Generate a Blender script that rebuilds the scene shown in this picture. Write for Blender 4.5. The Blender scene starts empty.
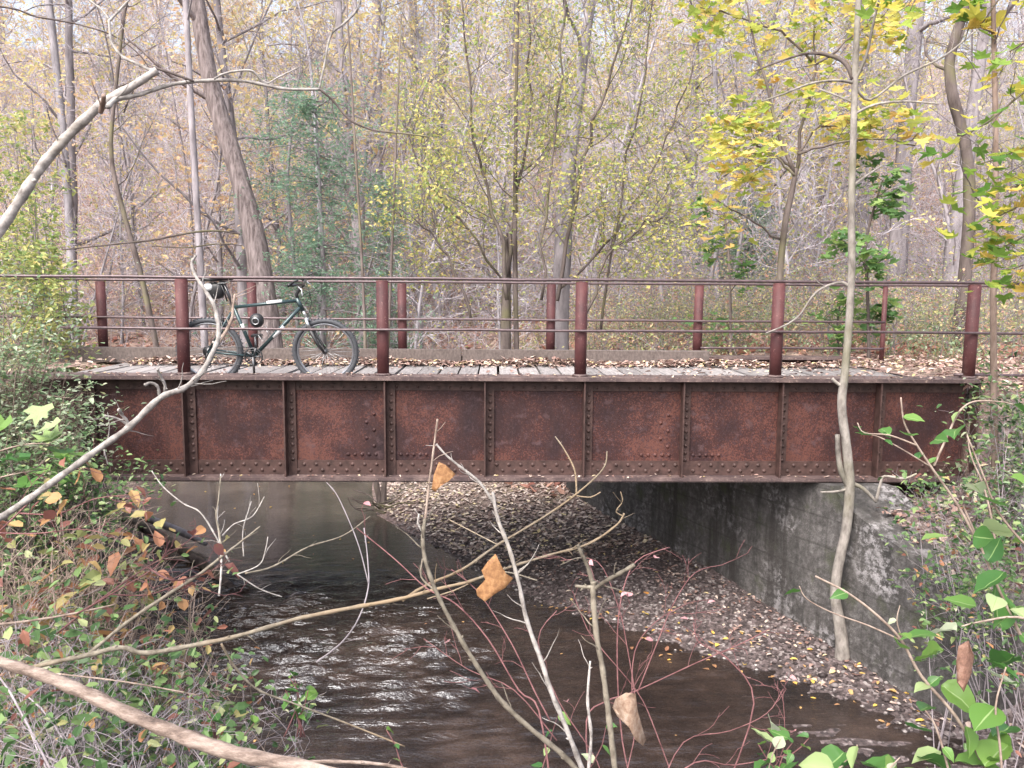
import bpy, math, random
import numpy as np
from math import radians, sin, cos, pi

# ------------------------------------------------------------------ camera, sky, sun, exposure
SC = bpy.context.scene
COL = SC.collection
RS = np.random.RandomState(7)
random.seed(7)

F_PX, YAW, PITCH, ROLL = 800.0, 0.0211, 0.1142, -0.0069
CAM = np.array([0.0, -7.374, 0.7716])
_cy, _sy, _cp, _sp = cos(YAW), sin(YAW), cos(PITCH), sin(PITCH)
RIGHT = np.array([_cy, -_sy, 0.0])
FWD = np.array([_sy * _cp, _cy * _cp, -_sp])
UP = np.cross(RIGHT, FWD)
_cr, _sr = cos(ROLL), sin(ROLL)
cam_d = bpy.data.cameras.new('camera')
cam = bpy.data.objects.new('camera', cam_d)
COL.objects.link(cam)
cam_d.sensor_width = 36.0
cam_d.lens = F_PX / 1024 * 36.0
cam_d.clip_start = 0.05
cam_d.clip_end = 2000
from mathutils import Matrix, Vector
cr = RIGHT * _cr - UP * _sr * -1 * -1
# image x axis = cos*RIGHT - sin*(down) ; build the rolled basis
AX = RIGHT * _cr - UP * _sr      # image right
AY = UP * _cr + RIGHT * _sr      # image up
M = Matrix(((AX[0], AY[0], -FWD[0], CAM[0]), (AX[1], AY[1], -FWD[1], CAM[1]), (AX[2], AY[2], -FWD[2], CAM[2]), (0, 0, 0, 1)))
cam.matrix_world = M
SC.camera = cam

SUN_EL, SUN_AZ = radians(52), radians(-150)
world = bpy.data.worlds.new('World')
SC.world = world
world.use_nodes = True
wn = world.node_tree
wn.nodes.clear()
w_out = wn.nodes.new('ShaderNodeOutputWorld')
w_bg = wn.nodes.new('ShaderNodeBackground')
w_sky = wn.nodes.new('ShaderNodeTexSky')
w_sky.sky_type = 'NISHITA'
w_sky.sun_disc = False
w_sky.sun_elevation = SUN_EL
w_sky.sun_rotation = SUN_AZ
w_sky.air_density = 1.0
w_sky.dust_density = 6.0
w_hsv = wn.nodes.new('ShaderNodeHueSaturation')
w_hsv.inputs['Saturation'].default_value = 0.62      # a white overcast sky
w_bg.inputs['Strength'].default_value = 0.15
wn.links.new(w_sky.outputs[0], w_hsv.inputs['Color'])
wn.links.new(w_hsv.outputs[0], w_bg.inputs[0])
wn.links.new(w_bg.outputs[0], w_out.inputs[0])
sd = bpy.data.lights.new('sun', 'SUN')
sd.energy = 0.8
sd.angle = radians(35)
sd.color = (1.0, 0.985, 0.975)
sun = bpy.data.objects.new('sun', sd)
COL.objects.link(sun)
_d = Vector((sin(SUN_AZ) * cos(SUN_EL), cos(SUN_AZ) * cos(SUN_EL), sin(SUN_EL)))   # towards the sun
sun.rotation_euler = _d.to_track_quat('Z', 'Y').to_euler()
SC.view_settings.view_transform = 'Standard'
SC.view_settings.look = 'None'
SC.view_settings.gamma = 1.0
SC.view_settings.use_curve_mapping = False
SC.view_settings.exposure = 1.73
SC.render.engine = 'CYCLES'
SC.cycles.use_denoising = True
SC.cycles.max_bounces = 6
SC.cycles.diffuse_bounces = 3
SC.cycles.glossy_bounces = 3
SC.cycles.transmission_bounces = 3
SC.cycles.transparent_max_bounces = 8
SC.cycles.sample_clamp_indirect = 6.0

# ------------------------------------------------------------------ helpers
def ray(px, py):
    x, y = px - 512.0, py - 384.0
    xx = _cr * x + _sr * y
    yy = -_sr * x + _cr * y
    return FWD + RIGHT * xx / F_PX - UP * yy / F_PX
def at(px, py, d):
    return CAM + ray(px, py) * d
def ony(px, py, y):
    r = ray(px, py)
    return CAM + r * (y - CAM[1]) / r[1]
def onz(px, py, z):
    r = ray(px, py)
    return CAM + r * (z - CAM[2]) / r[2]
def project(P):
    v = np.asarray(P, float) - CAM
    c = v @ FWD
    return 512 + F_PX * (v @ AX) / c, 384 - F_PX * (v @ AY) / c, c

def nrm(v):
    v = np.asarray(v, float)
    return v / (np.linalg.norm(v) + 1e-12)

class MB:
    """collects shapes and links them as one mesh object"""
    def __init__(self):
        self.v, self.f, self.m, self.n = [], [], [], 0
        self.s = []
    def add(self, verts, faces, mat=0, smooth=False):
        verts = np.asarray(verts, float).reshape(-1, 3)
        b = self.n
        self.v.append(verts)
        for f in faces:
            self.f.append([i + b for i in f])
        self.m += [mat] * len(faces)
        self.s += [smooth] * len(faces)
        self.n += len(verts)
    def box(self, a, b, mat=0, jit=0):
        x0, y0, z0 = a
        x1, y1, z1 = b
        v = np.array([(x0, y0, z0), (x1, y0, z0), (x1, y1, z0), (x0, y1, z0), (x0, y0, z1), (x1, y0, z1), (x1, y1, z1), (x0, y1, z1)], float)
        if jit:
            v += RS.uniform(-jit, jit, v.shape)
        self.add(v, [(3, 2, 1, 0), (4, 5, 6, 7), (0, 1, 5, 4), (1, 2, 6, 5), (2, 3, 7, 6), (3, 0, 4, 7)], mat)
    def tube(self, pts, rad, sides=6, mat=0, cap=True, smooth=True, knob=0.0):
        P = np.asarray(pts, float)
        n = len(P)
        rad = np.asarray(rad, float) if np.ndim(rad) else np.full(n, float(rad))
        T = np.empty_like(P)
        T[1:-1] = P[2:] - P[:-2]
        T[0] = P[1] - P[0]
        T[-1] = P[-1] - P[-2]
        T /= (np.linalg.norm(T, axis=1, keepdims=True) + 1e-12)
        ref = np.array([0.31, 0.17, 0.93]) if abs(T[0][2]) < 0.8 else np.array([0.93, 0.3, 0.1])
        A = np.cross(T, ref)
        A /= (np.linalg.norm(A, axis=1, keepdims=True) + 1e-12)
        B = np.cross(T, A)
        an = np.arange(sides) * 2 * pi / sides
        rr = rad[:, None] * (1 + (RS.uniform(-knob, knob, (n, sides)) if knob else 0))
        V = P[:, None, :] + (A[:, None, :] * np.cos(an)[None, :, None] + B[:, None, :] * np.sin(an)[None, :, None]) * np.broadcast_to(rr, (n, sides))[:, :, None]
        faces = []
        for i in range(n - 1):
            o = i * sides
            for k in range(sides):
                k2 = (k + 1) % sides
                faces.append((o + k, o + sides + k, o + sides + k2, o + k2))
        if cap and sides > 3:
            faces.append(tuple(range(sides)))
            faces.append(tuple(range(n * sides - 1, (n - 1) * sides - 1, -1)))
        self.add(V.reshape(-1, 3), faces, mat, smooth)
    def leaves(self, P, size, kind='oval', mat=0, up=0.5, droop=None, ratio=None):
        """P (n,3) leaf bases; size scalar or (n,)"""
        P = np.asarray(P, float).reshape(-1, 3)
        n = len(P)
        if n == 0:
            return
        size = np.broadcast_to(np.asarray(size, float), (n,))
        N = RS.normal(size=(n, 3))
        N /= np.linalg.norm(N, axis=1, keepdims=True)
        N[:, 2] = np.abs(N[:, 2])
        N = N * (1 - up) + np.array([0, 0, 1.0]) * up
        N /= np.linalg.norm(N, axis=1, keepdims=True)
        D = RS.normal(size=(n, 3))
        if droop is not None:
            D = D + np.array([0, 0, -1.0]) * droop
        D -= N * np.sum(D * N, axis=1, keepdims=True)
        D /= (np.linalg.norm(D, axis=1, keepdims=True) + 1e-9)
        S = np.cross(N, D)
        t, fc = LEAF[kind]
        t = np.array(t, float)
        bend = RS.uniform(-0.3, 0.5, (n, 1))
        fold = RS.uniform(0.5, 2.2, (n, 1))
        if kind == 'broad':
            fold = fold * 1.2
        z = t[None, :, 2] * fold - bend * t[None, :, 1] ** 2
        wv = RS.uniform(0.8, 1.2, (n, 1)) * (ratio or 1)
        V = P[:, None, :] + size[:, None, None] * (S[:, None, :] * (t[None, :, 0] * wv)[:, :, None] + D[:, None, :] * t[None, :, 1, None] + N[:, None, :] * z[:, :, None])
        k = len(t)
        base = (np.arange(n) * k)[:, None]
        faces = []
        fl = [np.array(f) for f in fc]
        off = self.n
        allf = []
        for f in fl:
            allf.append((base + f[None, :] + off).tolist())
        for q in allf:
            self.f += q
        cnt = n * len(fl)
        if kind == 'broad':
            for fi in range(len(fl)):
                self.m += [mat + 1 if fi % 5 == 2 else mat] * n
        else:
            self.m += [mat] * cnt
        self.s += [kind == 'broad'] * cnt
        self.v.append(V.reshape(-1, 3))
        self.n += n * k
    def mesh(self, name, mats):
        me = bpy.data.meshes.new(name)
        V = np.concatenate(self.v) if self.v else np.zeros((0, 3))
        me.vertices.add(len(V))
        me.vertices.foreach_set('co', V.ravel())
        ln = np.array([len(f) for f in self.f], dtype=np.int32)
        fl = np.fromiter((i for f in self.f for i in f), dtype=np.int32, count=int(ln.sum()))
        me.loops.add(len(fl))
        me.loops.foreach_set('vertex_index', fl)
        me.polygons.add(len(ln))
        st = np.zeros(len(ln), dtype=np.int32)
        st[1:] = np.cumsum(ln)[:-1]
        me.polygons.foreach_set('loop_start', st)
        me.polygons.foreach_set('loop_total', ln)
        me.polygons.foreach_set('material_index', np.array(self.m, dtype=np.int32))
        me.polygons.foreach_set('use_smooth', np.array(self.s, dtype=bool))
        if not isinstance(mats, (list, tuple)):
            mats = [mats]
        for m in mats:
            me.materials.append(m)
        me.update(calc_edges=True)
        me.validate()
        return me
    def build(self, name, mats, parent=None, loc=None):
        """world-space vertices; loc moves the origin there"""
        me = self.mesh(name, mats)
        return link(name, me, parent, loc)

def link(name, me, parent=None, loc=None):
    o = bpy.data.objects.new(name, me)
    COL.objects.link(o)
    if parent is not None:
        o.parent = parent
        off = world_off(parent)
        if me is not None and np.linalg.norm(off) > 0:
            me.transform(Matrix.Translation(Vector(-off)))
    elif loc is not None:
        me.transform(Matrix.Translation(Vector([-c for c in loc])))
        o.location = loc
    return o
def world_off(o):
    p = np.zeros(3)
    while o is not None:
        p += np.array(o.location)
        o = o.parent
    return p
def thing(name, label, cat, loc=(0, 0, 0), group=None):
    o = bpy.data.objects.new(name, None)
    COL.objects.link(o)
    o.location = loc
    o.empty_display_size = 0.1
    return tag(o, label, cat, group)
def tag(o, label=None, cat=None, group=None, kind=None):
    if label: o['label'] = label
    if cat: o['category'] = cat
    if group: o['group'] = group
    if kind: o['kind'] = kind
    return o

LEAF = {
 'diamond': ([(0, 0, 0), (-.3, .5, .1), (0, 1, 0), (.3, .5, .1)], [(0, 3, 2), (0, 2, 1)]),
 'oval': ([(0, 0, 0), (-.27, .3, .08), (-.2, .72, .06), (0, 1, 0), (.2, .72, .06), (.27, .3, .08), (0, .3, 0), (0, .72, 0)],
          [(0, 6, 1), (0, 5, 6), (5, 4, 7, 6), (4, 3, 7), (6, 7, 2, 1), (7, 3, 2)]),
 'maple': ([(0, 0, 0), (-.35, -.08, .06), (-.55, .3, .1), (-.3, .38, .0), (-.42, .8, .1), (-.15, .66, .03), (0, 1.05, 0), (.15, .66, .03), (.42, .8, .1), (.3, .38, 0), (.55, .3, .1), (.35, -.08, .06), (0, .35, -.02)],
           [(12, 0, 11), (12, 11, 10), (12, 10, 9), (12, 9, 8), (12, 8, 7), (12, 7, 6), (12, 6, 5), (12, 5, 4), (12, 4, 3), (12, 3, 2), (12, 2, 1), (12, 1, 0)]),
}
def _broad():
    ys = [0, .08, .2, .35, .52, .7, .86, 1.0]
    ws = [0, .17, .29, .345, .33, .235, .1, 0]
    v, f = [], []
    for y, w in zip(ys, ws):
        for s in (-1, -.55, -.05, .05, .55, 1):
            v.append((s * w, y, .12 * abs(s) * w * 2 + 0.015 * math.sin(y * 17 + s)))
    for i in range(7):
        for k in range(5):
            a = i * 6 + k
            f.append((a, a + 1, a + 7, a + 6))
    return v, f
LEAF['broad'] = _broad()

# ------------------------------------------------------------------ materials
def mat(name):
    m = bpy.data.materials.new(name)
    m.use_nodes = True
    nt = m.node_tree
    b = nt.nodes['Principled BSDF']
    return m, nt, b
def N(nt, t, **kw):
    n = nt.nodes.new('ShaderNode' + t)
    for k, v in kw.items():
        if k.startswith('i_'):
            n.inputs[k[2:].replace('_', ' ')].default_value = v
        else:
            setattr(n, k, v)
    return n
def ramp(nt, fac, stops, interp='LINEAR'):
    r = nt.nodes.new('ShaderNodeValToRGB')
    r.color_ramp.interpolation = interp
    e = r.color_ramp.elements
    e[0].position, e[0].color = stops[0][0], (*stops[0][1], 1)
    e[1].position, e[1].color = stops[-1][0], (*stops[-1][1], 1)
    for p, c in stops[1:-1]:
        x = e.new(p)
        x.color = (*c, 1)
    if fac is not None:
        nt.links.new(fac, r.inputs[0])
    return r
def noise(nt, scale, detail=4, rough=.6, coord=None, dim='3D'):
    n = N(nt, 'TexNoise')
    n.inputs['Scale'].default_value = scale
    n.inputs['Detail'].default_value = detail
    n.inputs['Roughness'].default_value = rough
    if coord is not None:
        nt.links.new(coord, n.inputs['Vector'])
    return n
def coords(nt, which='Object', scale=None):
    c = N(nt, 'TexCoord').outputs[which]
    if scale:
        mp = N(nt, 'Mapping')
        mp.inputs['Scale'].default_value = scale
        nt.links.new(c, mp.inputs[0])
        return mp.outputs[0]
    return c
def mix(nt, fac, a, b, blend='MIX'):
    m = N(nt, 'Mix', data_type='RGBA', blend_type=blend)
    for sock, val in ((m.inputs[0], fac), (m.inputs[6], a), (m.inputs[7], b)):
        if isinstance(val, (int, float)):
            sock.default_value = val
        elif isinstance(val, tuple):
            sock.default_value = (*val, 1)
        else:
            nt.links.new(val, sock)
    return m.outputs[2]
def bump(nt, b, h, strength=.4, dist=.02):
    n = N(nt, 'Bump')
    n.inputs['Strength'].default_value = strength
    n.inputs['Distance'].default_value = dist
    nt.links.new(h, n.inputs['Height'])
    nt.links.new(n.outputs[0], b.inputs['Normal'])
    return n

def leaf_mat(name, stops, transl=.35, rough=.6, spots=None):
    m, nt, b = mat(name)
    g = N(nt, 'NewGeometry')
    r = ramp(nt, g.outputs['Random Per Island'], stops)
    c = r.outputs[0]
    if spots:
        nz = noise(nt, spots[0], 3, .6, coords(nt))
        mk = ramp(nt, nz.outputs[0], [(spots[2], (0, 0, 0)), (spots[2] + .06, (1, 1, 1))])
        c = mix(nt, mk.outputs[0], c, spots[1])
    b.inputs['Roughness'].default_value = rough
    b.inputs['Specular IOR Level'].default_value = .35
    nt.links.new(c, b.inputs['Base Color'])
    t = N(nt, 'BsdfTranslucent')
    nt.links.new(c, t.inputs[0])
    ms = N(nt, 'MixShader')
    ms.inputs[0].default_value = transl
    nt.links.new(b.outputs[0], ms.inputs[1])
    nt.links.new(t.outputs[0], ms.inputs[2])
    nt.links.new(ms.outputs[0], nt.nodes['Material Output'].inputs[0])
    return m
def bark_mat(name, lo, hi, sc=6, stretch=.25, bs=.5, bd=.01, moss=None):
    m, nt, b = mat(name)
    co = coords(nt, 'Object', (1, 1, stretch))
    n1 = noise(nt, sc, 5, .65, co)
    oi = N(nt, 'ObjectInfo')
    r = ramp(nt, n1.outputs[0], [(.3, lo), (.68, hi)])
    c = r.outputs[0]
    if moss:
        n2 = noise(nt, 1.3, 3, .6, coords(nt))
        mk = ramp(nt, n2.outputs[0], [(.5, (0, 0, 0)), (.65, (.8, .8, .8))])
        c = mix(nt, mk.outputs[0], c, moss)
    hs = N(nt, 'HueSaturation')
    ml = N(nt, 'MapRange')
    ml.inputs['To Min'].default_value = .75
    ml.inputs['To Max'].default_value = 1.25
    nt.links.new(oi.outputs['Random'], ml.inputs[0])
    nt.links.new(ml.outputs[0], hs.inputs['Value'])
    nt.links.new(c, hs.inputs['Color'])
    nt.links.new(hs.outputs[0], b.inputs['Base Color'])
    b.inputs['Roughness'].default_value = .9
    b.inputs['Specular IOR Level'].default_value = .2
    bump(nt, b, n1.outputs[0], bs, bd)
    return m

MT = {}
MT['bark_pale'] = bark_mat('bark_pale', (.16, .147, .16), (.38, .355, .38), 7)
MT['bark_mid'] = bark_mat('bark_mid', (.12, .105, .112), (.31, .28, .295), 7)
MT['bark_dark'] = bark_mat('bark_dark', (.05, .038, .035), (.16, .13, .12), 8, moss=(.14, .13, .07))
MT['bark_furrow'] = bark_mat('bark_furrow', (.07, .052, .05), (.30, .25, .245), 18, .14, 1.0, .05)
MT['bark_sapling'] = bark_mat('bark_sapling', (.11, .095, .085), (.34, .31, .28), 16, .5, .4, .006, moss=(.17, .16, .10))
MT['bark_brown'] = bark_mat('bark_brown', (.11, .075, .058), (.27, .20, .165), 18, .3, .4, .004)
MT['limb_grey'] = bark_mat('limb_grey', (.13, .115, .105), (.45, .42, .395), 34, 1.0, .7, .004, moss=(.24, .21, .16))
MT['limb_green'] = bark_mat('limb_green', (.075, .062, .048), (.22, .195, .155), 36, 1.0, .7, .004, moss=(.22, .16, .10))
MT['stem_red'] = bark_mat('stem_red', (.085, .036, .038), (.20, .10, .10), 20, 1.0, .2, .002)
MT['stem_dry'] = bark_mat('stem_dry', (.11, .075, .06), (.34, .27, .225), 20, 1.0, .2, .002)
MT['twig_pale'] = bark_mat('twig_pale', (.26, .235, .26), (.54, .50, .545), 9, 1.0, .1, .002)
MT['twig_mid'] = bark_mat('twig_mid', (.13, .11, .115), (.30, .265, .28), 9, 1.0, .1, .002)
MT['twig_dark'] = bark_mat('twig_dark', (.05, .038, .035), (.15, .12, .11), 9, 1.0, .1, .002)

MT['lf_yellowgreen'] = leaf_mat('lf_yellowgreen', [(0, (.22, .30, .10)), (.35, (.38, .43, .14)), (.7, (.56, .52, .18)), (1, (.60, .48, .2))], .45)
MT['lf_yellow'] = leaf_mat('lf_yellow', [(0, (.22, .34, .07)), (.35, (.50, .52, .13)), (.75, (.70, .60, .18)), (1, (.68, .44, .17))], .5)
MT['lf_orange'] = leaf_mat('lf_orange', [(0, (.50, .32, .22)), (.5, (.60, .44, .26)), (1, (.66, .54, .30))], .5)
MT['lf_paleyellow'] = leaf_mat('lf_paleyellow', [(0, (.48, .48, .22)), (.5, (.64, .57, .27)), (1, (.66, .50, .27))], .45)
MT['lf_green'] = leaf_mat('lf_green', [(0, (.08, .17, .07)), (.6, (.16, .29, .10)), (1, (.30, .40, .13))], .5)
MT['lf_everg'] = leaf_mat('lf_everg', [(0, (.13, .24, .16)), (1, (.30, .43, .31))], .4)
MT['lf_shrub'] = leaf_mat('lf_shrub', [(0, (.09, .15, .07)), (.4, (.20, .29, .15)), (.75, (.36, .44, .29)), (.92, (.48, .53, .40)), (1, (.42, .42, .18))], .4, .4)
MT['lf_bright'] = leaf_mat('lf_bright', [(0, (.04, .12, .035)), (.5, (.085, .20, .045)), (.78, (.16, .28, .06)), (.92, (.34, .42, .2)), (1, (.46, .50, .36))], .4, .35, spots=(60, (.2, .14, .04), .72))
MT['lf_rust'] = leaf_mat('lf_rust', [(0, (.16, .065, .06)), (.3, (.28, .12, .08)), (.55, (.42, .22, .10)), (.8, (.38, .30, .12)), (1, (.24, .28, .11))], .35, .5, spots=(40, (.16, .09, .05), .68))
MT['lf_litter'] = leaf_mat('lf_litter', [(0, (.12, .07, .06)), (.3, (.25, .155, .13)), (.6, (.37, .265, .225)), (.88, (.52, .43, .37)), (1, (.58, .46, .2))], .1, .8)
MT['lf_litter_yellow'] = leaf_mat('lf_litter_yellow', [(0, (.22, .10, .06)), (.5, (.45, .28, .12)), (.8, (.65, .48, .1)), (1, (.65, .30, .07))], .15, .7)
MT['lf_under'] = leaf_mat('lf_under', [(0, (.16, .22, .09)), (.35, (.36, .38, .17)), (.6, (.56, .50, .25)), (.8, (.48, .30, .22)), (1, (.42, .22, .18))], .4)
MT['lf_bramble'] = leaf_mat('lf_bramble', [(0, (.035, .075, .03)), (.45, (.085, .16, .055)), (.8, (.18, .27, .10)), (.95, (.32, .36, .16)), (1, (.42, .40, .3))], .35, .45)
MT['lf_salmon'] = leaf_mat('lf_salmon', [(0, (.26, .11, .09)), (.5, (.46, .24, .18)), (1, (.62, .42, .34))], .3)
MT['lf_rib'] = leaf_mat('lf_rib', [(0, (.16, .27, .09)), (1, (.28, .38, .15))], .3)
MT['lf_pink'] = leaf_mat('lf_pink', [(0, (.55, .25, .27)), (1, (.68, .42, .42))], .4)

def simple(name, col, rough=.5, metal=0.0, var=.15, sc=20, bs=.15, bd=.002, spec=.5):
    m, nt, b = mat(name)
    n = noise(nt, sc, 4, .6, coords(nt))
    lo = tuple(c * (1 - var) for c in col)
    hi = tuple(min(1, c * (1 + var)) for c in col)
    r = ramp(nt, n.outputs[0], [(.3, lo), (.7, hi)])
    nt.links.new(r.outputs[0], b.inputs['Base Color'])
    b.inputs['Roughness'].default_value = rough
    b.inputs['Metallic'].default_value = metal
    b.inputs['Specular IOR Level'].default_value = spec
    bump(nt, b, n.outputs[0], bs, bd)
    return m

def rust_web():
    m, nt, b = mat('rusted_web')
    co = coords(nt)
    big = noise(nt, 1.5, 4, .6, co)
    fine = noise(nt, 75, 4, .8, co)
    mid = noise(nt, 9, 5, .7, co)
    base = ramp(nt, big.outputs[0], [(.25, (.014, .009, .012)), (.42, (.027, .011, .011)), (.56, (.043, .014, .012)), (.75, (.066, .023, .016))])
    addn = N(nt, 'Math', operation='MULTIPLY_ADD')
    nt.links.new(big.outputs[0], addn.inputs[0])
    addn.inputs[1].default_value = .9
    nt.links.new(fine.outputs[0], addn.inputs[2])
    spk = ramp(nt, addn.outputs[0], [(.99, (0, 0, 0)), (1.06, (.8, .8, .8))])
    c = mix(nt, spk.outputs[0], base.outputs[0], (.115, .045, .034))
    f2 = noise(nt, 52, 4, .75, coords(nt, 'Object', (1, 1, .8)))
    dk = ramp(nt, f2.outputs[0], [(.53, (0, 0, 0)), (.59, (.75, .75, .75))])
    c = mix(nt, dk.outputs[0], c, (.038, .02, .024))
    md = ramp(nt, mid.outputs[0], [(.56, (0, 0, 0)), (.68, (.6, .6, .6))])
    c = mix(nt, md.outputs[0], c, (.092, .055, .058))
    # streaks running down the plate
    st = noise(nt, 5, 4, .6, coords(nt, 'Object', (4, 4, .25)))
    sk = ramp(nt, st.outputs[0], [(.5, (0, 0, 0)), (.72, (.5, .5, .5))])
    c = mix(nt, sk.outputs[0], c, (.04, .018, .016))
    nt.links.new(c, b.inputs['Base Color'])
    b.inputs['Roughness'].default_value = .62
    b.inputs['Specular IOR Level'].default_value = .3
    bump(nt, b, fine.outputs[0], .5, .006)
    return m
def rust_flange():
    m, nt, b = mat('rusted_flange')
    co = coords(nt)
    n1 = noise(nt, 5, 5, .7, co)
    n2 = noise(nt, 40, 3, .7, co)
    r = ramp(nt, n1.outputs[0], [(.3, (.04, .027, .03)), (.5, (.085, .058, .056)), (.72, (.17, .12, .11))])
    sp = ramp(nt, n2.outputs[0], [(.58, (0, 0, 0)), (.66, (.6, .6, .6))])
    c = mix(nt, sp.outputs[0], r.outputs[0], (.30, .22, .18))
    nt.links.new(c, b.inputs['Base Color'])
    b.inputs['Roughness'].default_value = .6
    b.inputs['Specular IOR Level'].default_value = .35
    bump(nt, b, n2.outputs[0], .4, .004)
    return m
def red_paint():
    m, nt, b = mat('faded_red_paint')
    co = coords(nt)
    n1 = noise(nt, 4, 5, .65, co)
    n2 = noise(nt, 45, 3, .7, co)
    r = ramp(nt, n1.outputs[0], [(.3, (.040, .015, .017)), (.5, (.068, .023, .024)), (.62, (.085, .030, .030)), (.75, (.13, .066, .06))])
    sp = ramp(nt, n2.outputs[0], [(.62, (0, 0, 0)), (.7, (.5, .5, .5))])
    c = mix(nt, sp.outputs[0], r.outputs[0], (.30, .17, .15))
    nt.links.new(c, b.inputs['Base Color'])
    b.inputs['Roughness'].default_value = .62
    b.inputs['Specular IOR Level'].default_value = .3
    bump(nt, b, n2.outputs[0], .4, .004)
    return m
def wood(name, lo, hi):
    m, nt, b = mat(name)
    co = coords(nt, 'Object', (14, 1.2, 8))
    n1 = noise(nt, 3.0, 6, .7, co)
    g = N(nt, 'NewGeometry')
    r = ramp(nt, n1.outputs[0], [(.3, lo), (.7, hi)])
    ml = N(nt, 'MapRange')
    ml.inputs['To Min'].default_value = .72
    ml.inputs['To Max'].default_value = 1.2
    nt.links.new(g.outputs['Random Per Island'], ml.inputs[0])
    hs = N(nt, 'HueSaturation')
    nt.links.new(ml.outputs[0], hs.inputs['Value'])
    nt.links.new(r.outputs[0], hs.inputs['Color'])
    n2 = noise(nt, 2.2, 4, .7, coords(nt))
    st = ramp(nt, n2.outputs[0], [(.55, (0, 0, 0)), (.72, (.55, .55, .55))])
    c = mix(nt, st.outputs[0], hs.outputs[0], tuple(x * .55 for x in lo))
    nt.links.new(c, b.inputs['Base Color'])
    b.inputs['Roughness'].default_value = .85
    bump(nt, b, n1.outputs[0], .5, .006)
    return m
def concrete():
    m, nt, b = mat('stained_concrete')
    co = coords(nt)
    n1 = noise(nt, 1.1, 6, .7, co)
    n2 = noise(nt, 16, 5, .75, co)
    st = noise(nt, 2.2, 5, .65, coords(nt, 'Object', (2.2, 2.2, .22)))
    r = ramp(nt, n2.outputs[0], [(.3, (.042, .038, .036)), (.5, (.078, .072, .069)), (.68, (.14, .131, .128))])
    k = ramp(nt, st.outputs[0], [(.46, (0, 0, 0)), (.66, (.8, .8, .8))])
    c = mix(nt, k.outputs[0], r.outputs[0], (.02, .019, .018))
    p = ramp(nt, n1.outputs[0], [(.50, (0, 0, 0)), (.60, (.85, .85, .85))])
    p2 = mix(nt, p.outputs[0], c, (.29, .275, .28))
    pm = ramp(nt, n2.outputs[0], [(.46, (0, 0, 0)), (.56, (1, 1, 1))])
    c = mix(nt, pm.outputs[0], c, p2)
    mo = noise(nt, 2.6, 4, .7, co)
    mk = ramp(nt, mo.outputs[0], [(.55, (0, 0, 0)), (.66, (.75, .75, .75))])
    c = mix(nt, mk.outputs[0], c, (.05, .056, .03))
    # board lines left by the formwork, and dark drips from the top
    wv = N(nt, 'TexWave', bands_direction='Z')
    wv.inputs['Scale'].default_value = 1.15
    wv.inputs['Distortion'].default_value = .6
    wv.inputs['Detail'].default_value = 3
    nt.links.new(co, wv.inputs['Vector'])
    wl = ramp(nt, wv.outputs['Fac'], [(0, (.5, .5, .5)), (.02, (0, 0, 0))])
    c = mix(nt, wl.outputs[0], c, (.028, .025, .023))
    dr_ = noise(nt, 3.4, 4, .55, coords(nt, 'Object', (1.6, 1.6, .10)))
    dk_ = ramp(nt, dr_.outputs[0], [(.56, (0, 0, 0)), (.64, (.8, .8, .8))])
    c = mix(nt, dk_.outputs[0], c, (.030, .026, .024))
    nt.links.new(c, b.inputs['Base Color'])
    b.inputs['Roughness'].default_value = .9
    bump(nt, b, n2.outputs[0], .8, .03)
    return m
MT['rust'] = rust_web()
MT['angle'] = simple('rusted_angle', (.055, .030, .026), .6, 0, .45, 14, .4, .004, .35)
MT['flange'] = rust_flange()
MT['paint'] = red_paint()
MT['deck'] = wood('weathered_planks', (.12, .108, .106), (.30, .275, .27))
MT['curb'] = wood('weathered_timber', (.055, .042, .037), (.15, .12, .11))
MT['concrete'] = concrete()
MT['rail'] = simple('rusty_pipe', (.085, .058, .062), .38, .3, .35, 30)

def ground_mat():
    m, nt, b = mat('woodland_ground')
    co = coords(nt)
    vo = N(nt, 'TexVoronoi')
    vo.inputs['Scale'].default_value = 9
    nt.links.new(co, vo.inputs['Vector'])
    n1 = noise(nt, .7, 5, .65, co)
    n2 = noise(nt, 22, 4, .7, co)
    sep = N(nt, 'SeparateColor')
    nt.links.new(vo.outputs['Color'], sep.inputs[0])
    lit = ramp(nt, sep.outputs[0], [(0, (.075, .04, .034)), (.35, (.17, .095, .08)), (.7, (.27, .165, .14)), (1, (.44, .33, .27))])
    gn = ramp(nt, n1.outputs[0], [(.5, (0, 0, 0)), (.68, (.7, .7, .7))])
    lit2 = mix(nt, gn.outputs[0], lit.outputs[0], (.24, .23, .12))
    lit3 = mix(nt, .4, lit2, ramp(nt, n2.outputs[0], [(.3, (.05, .035, .03)), (.7, (.30, .22, .19))]).outputs[0])
    vg = N(nt, 'TexVoronoi')
    vg.inputs['Scale'].default_value = 34
    nt.links.new(co, vg.inputs['Vector'])
    sg = N(nt, 'SeparateColor')
    nt.links.new(vg.outputs['Color'], sg.inputs[0])
    gr = ramp(nt, sg.outputs[1], [(0, (.025, .018, .018)), (.5, (.065, .048, .046)), (.85, (.13, .10, .10)), (1, (.26, .23, .22))])
    at_ = N(nt, 'Attribute', attribute_name='gravel')  # also carries the front banks' dark soil and painted shade
    c = mix(nt, at_.outputs['Fac'], lit3, gr.outputs[0])
    nt.links.new(c, b.inputs['Base Color'])
    b.inputs['Roughness'].default_value = .85
    ad = N(nt, 'Math', operation='ADD')
    nt.links.new(vg.outputs['Distance'], ad.inputs[0])
    nt.links.new(n2.outputs[0], ad.inputs[1])
    bump(nt, b, ad.outputs[0], .6, .03)
    return m
MT['ground'] = ground_mat()

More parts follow.
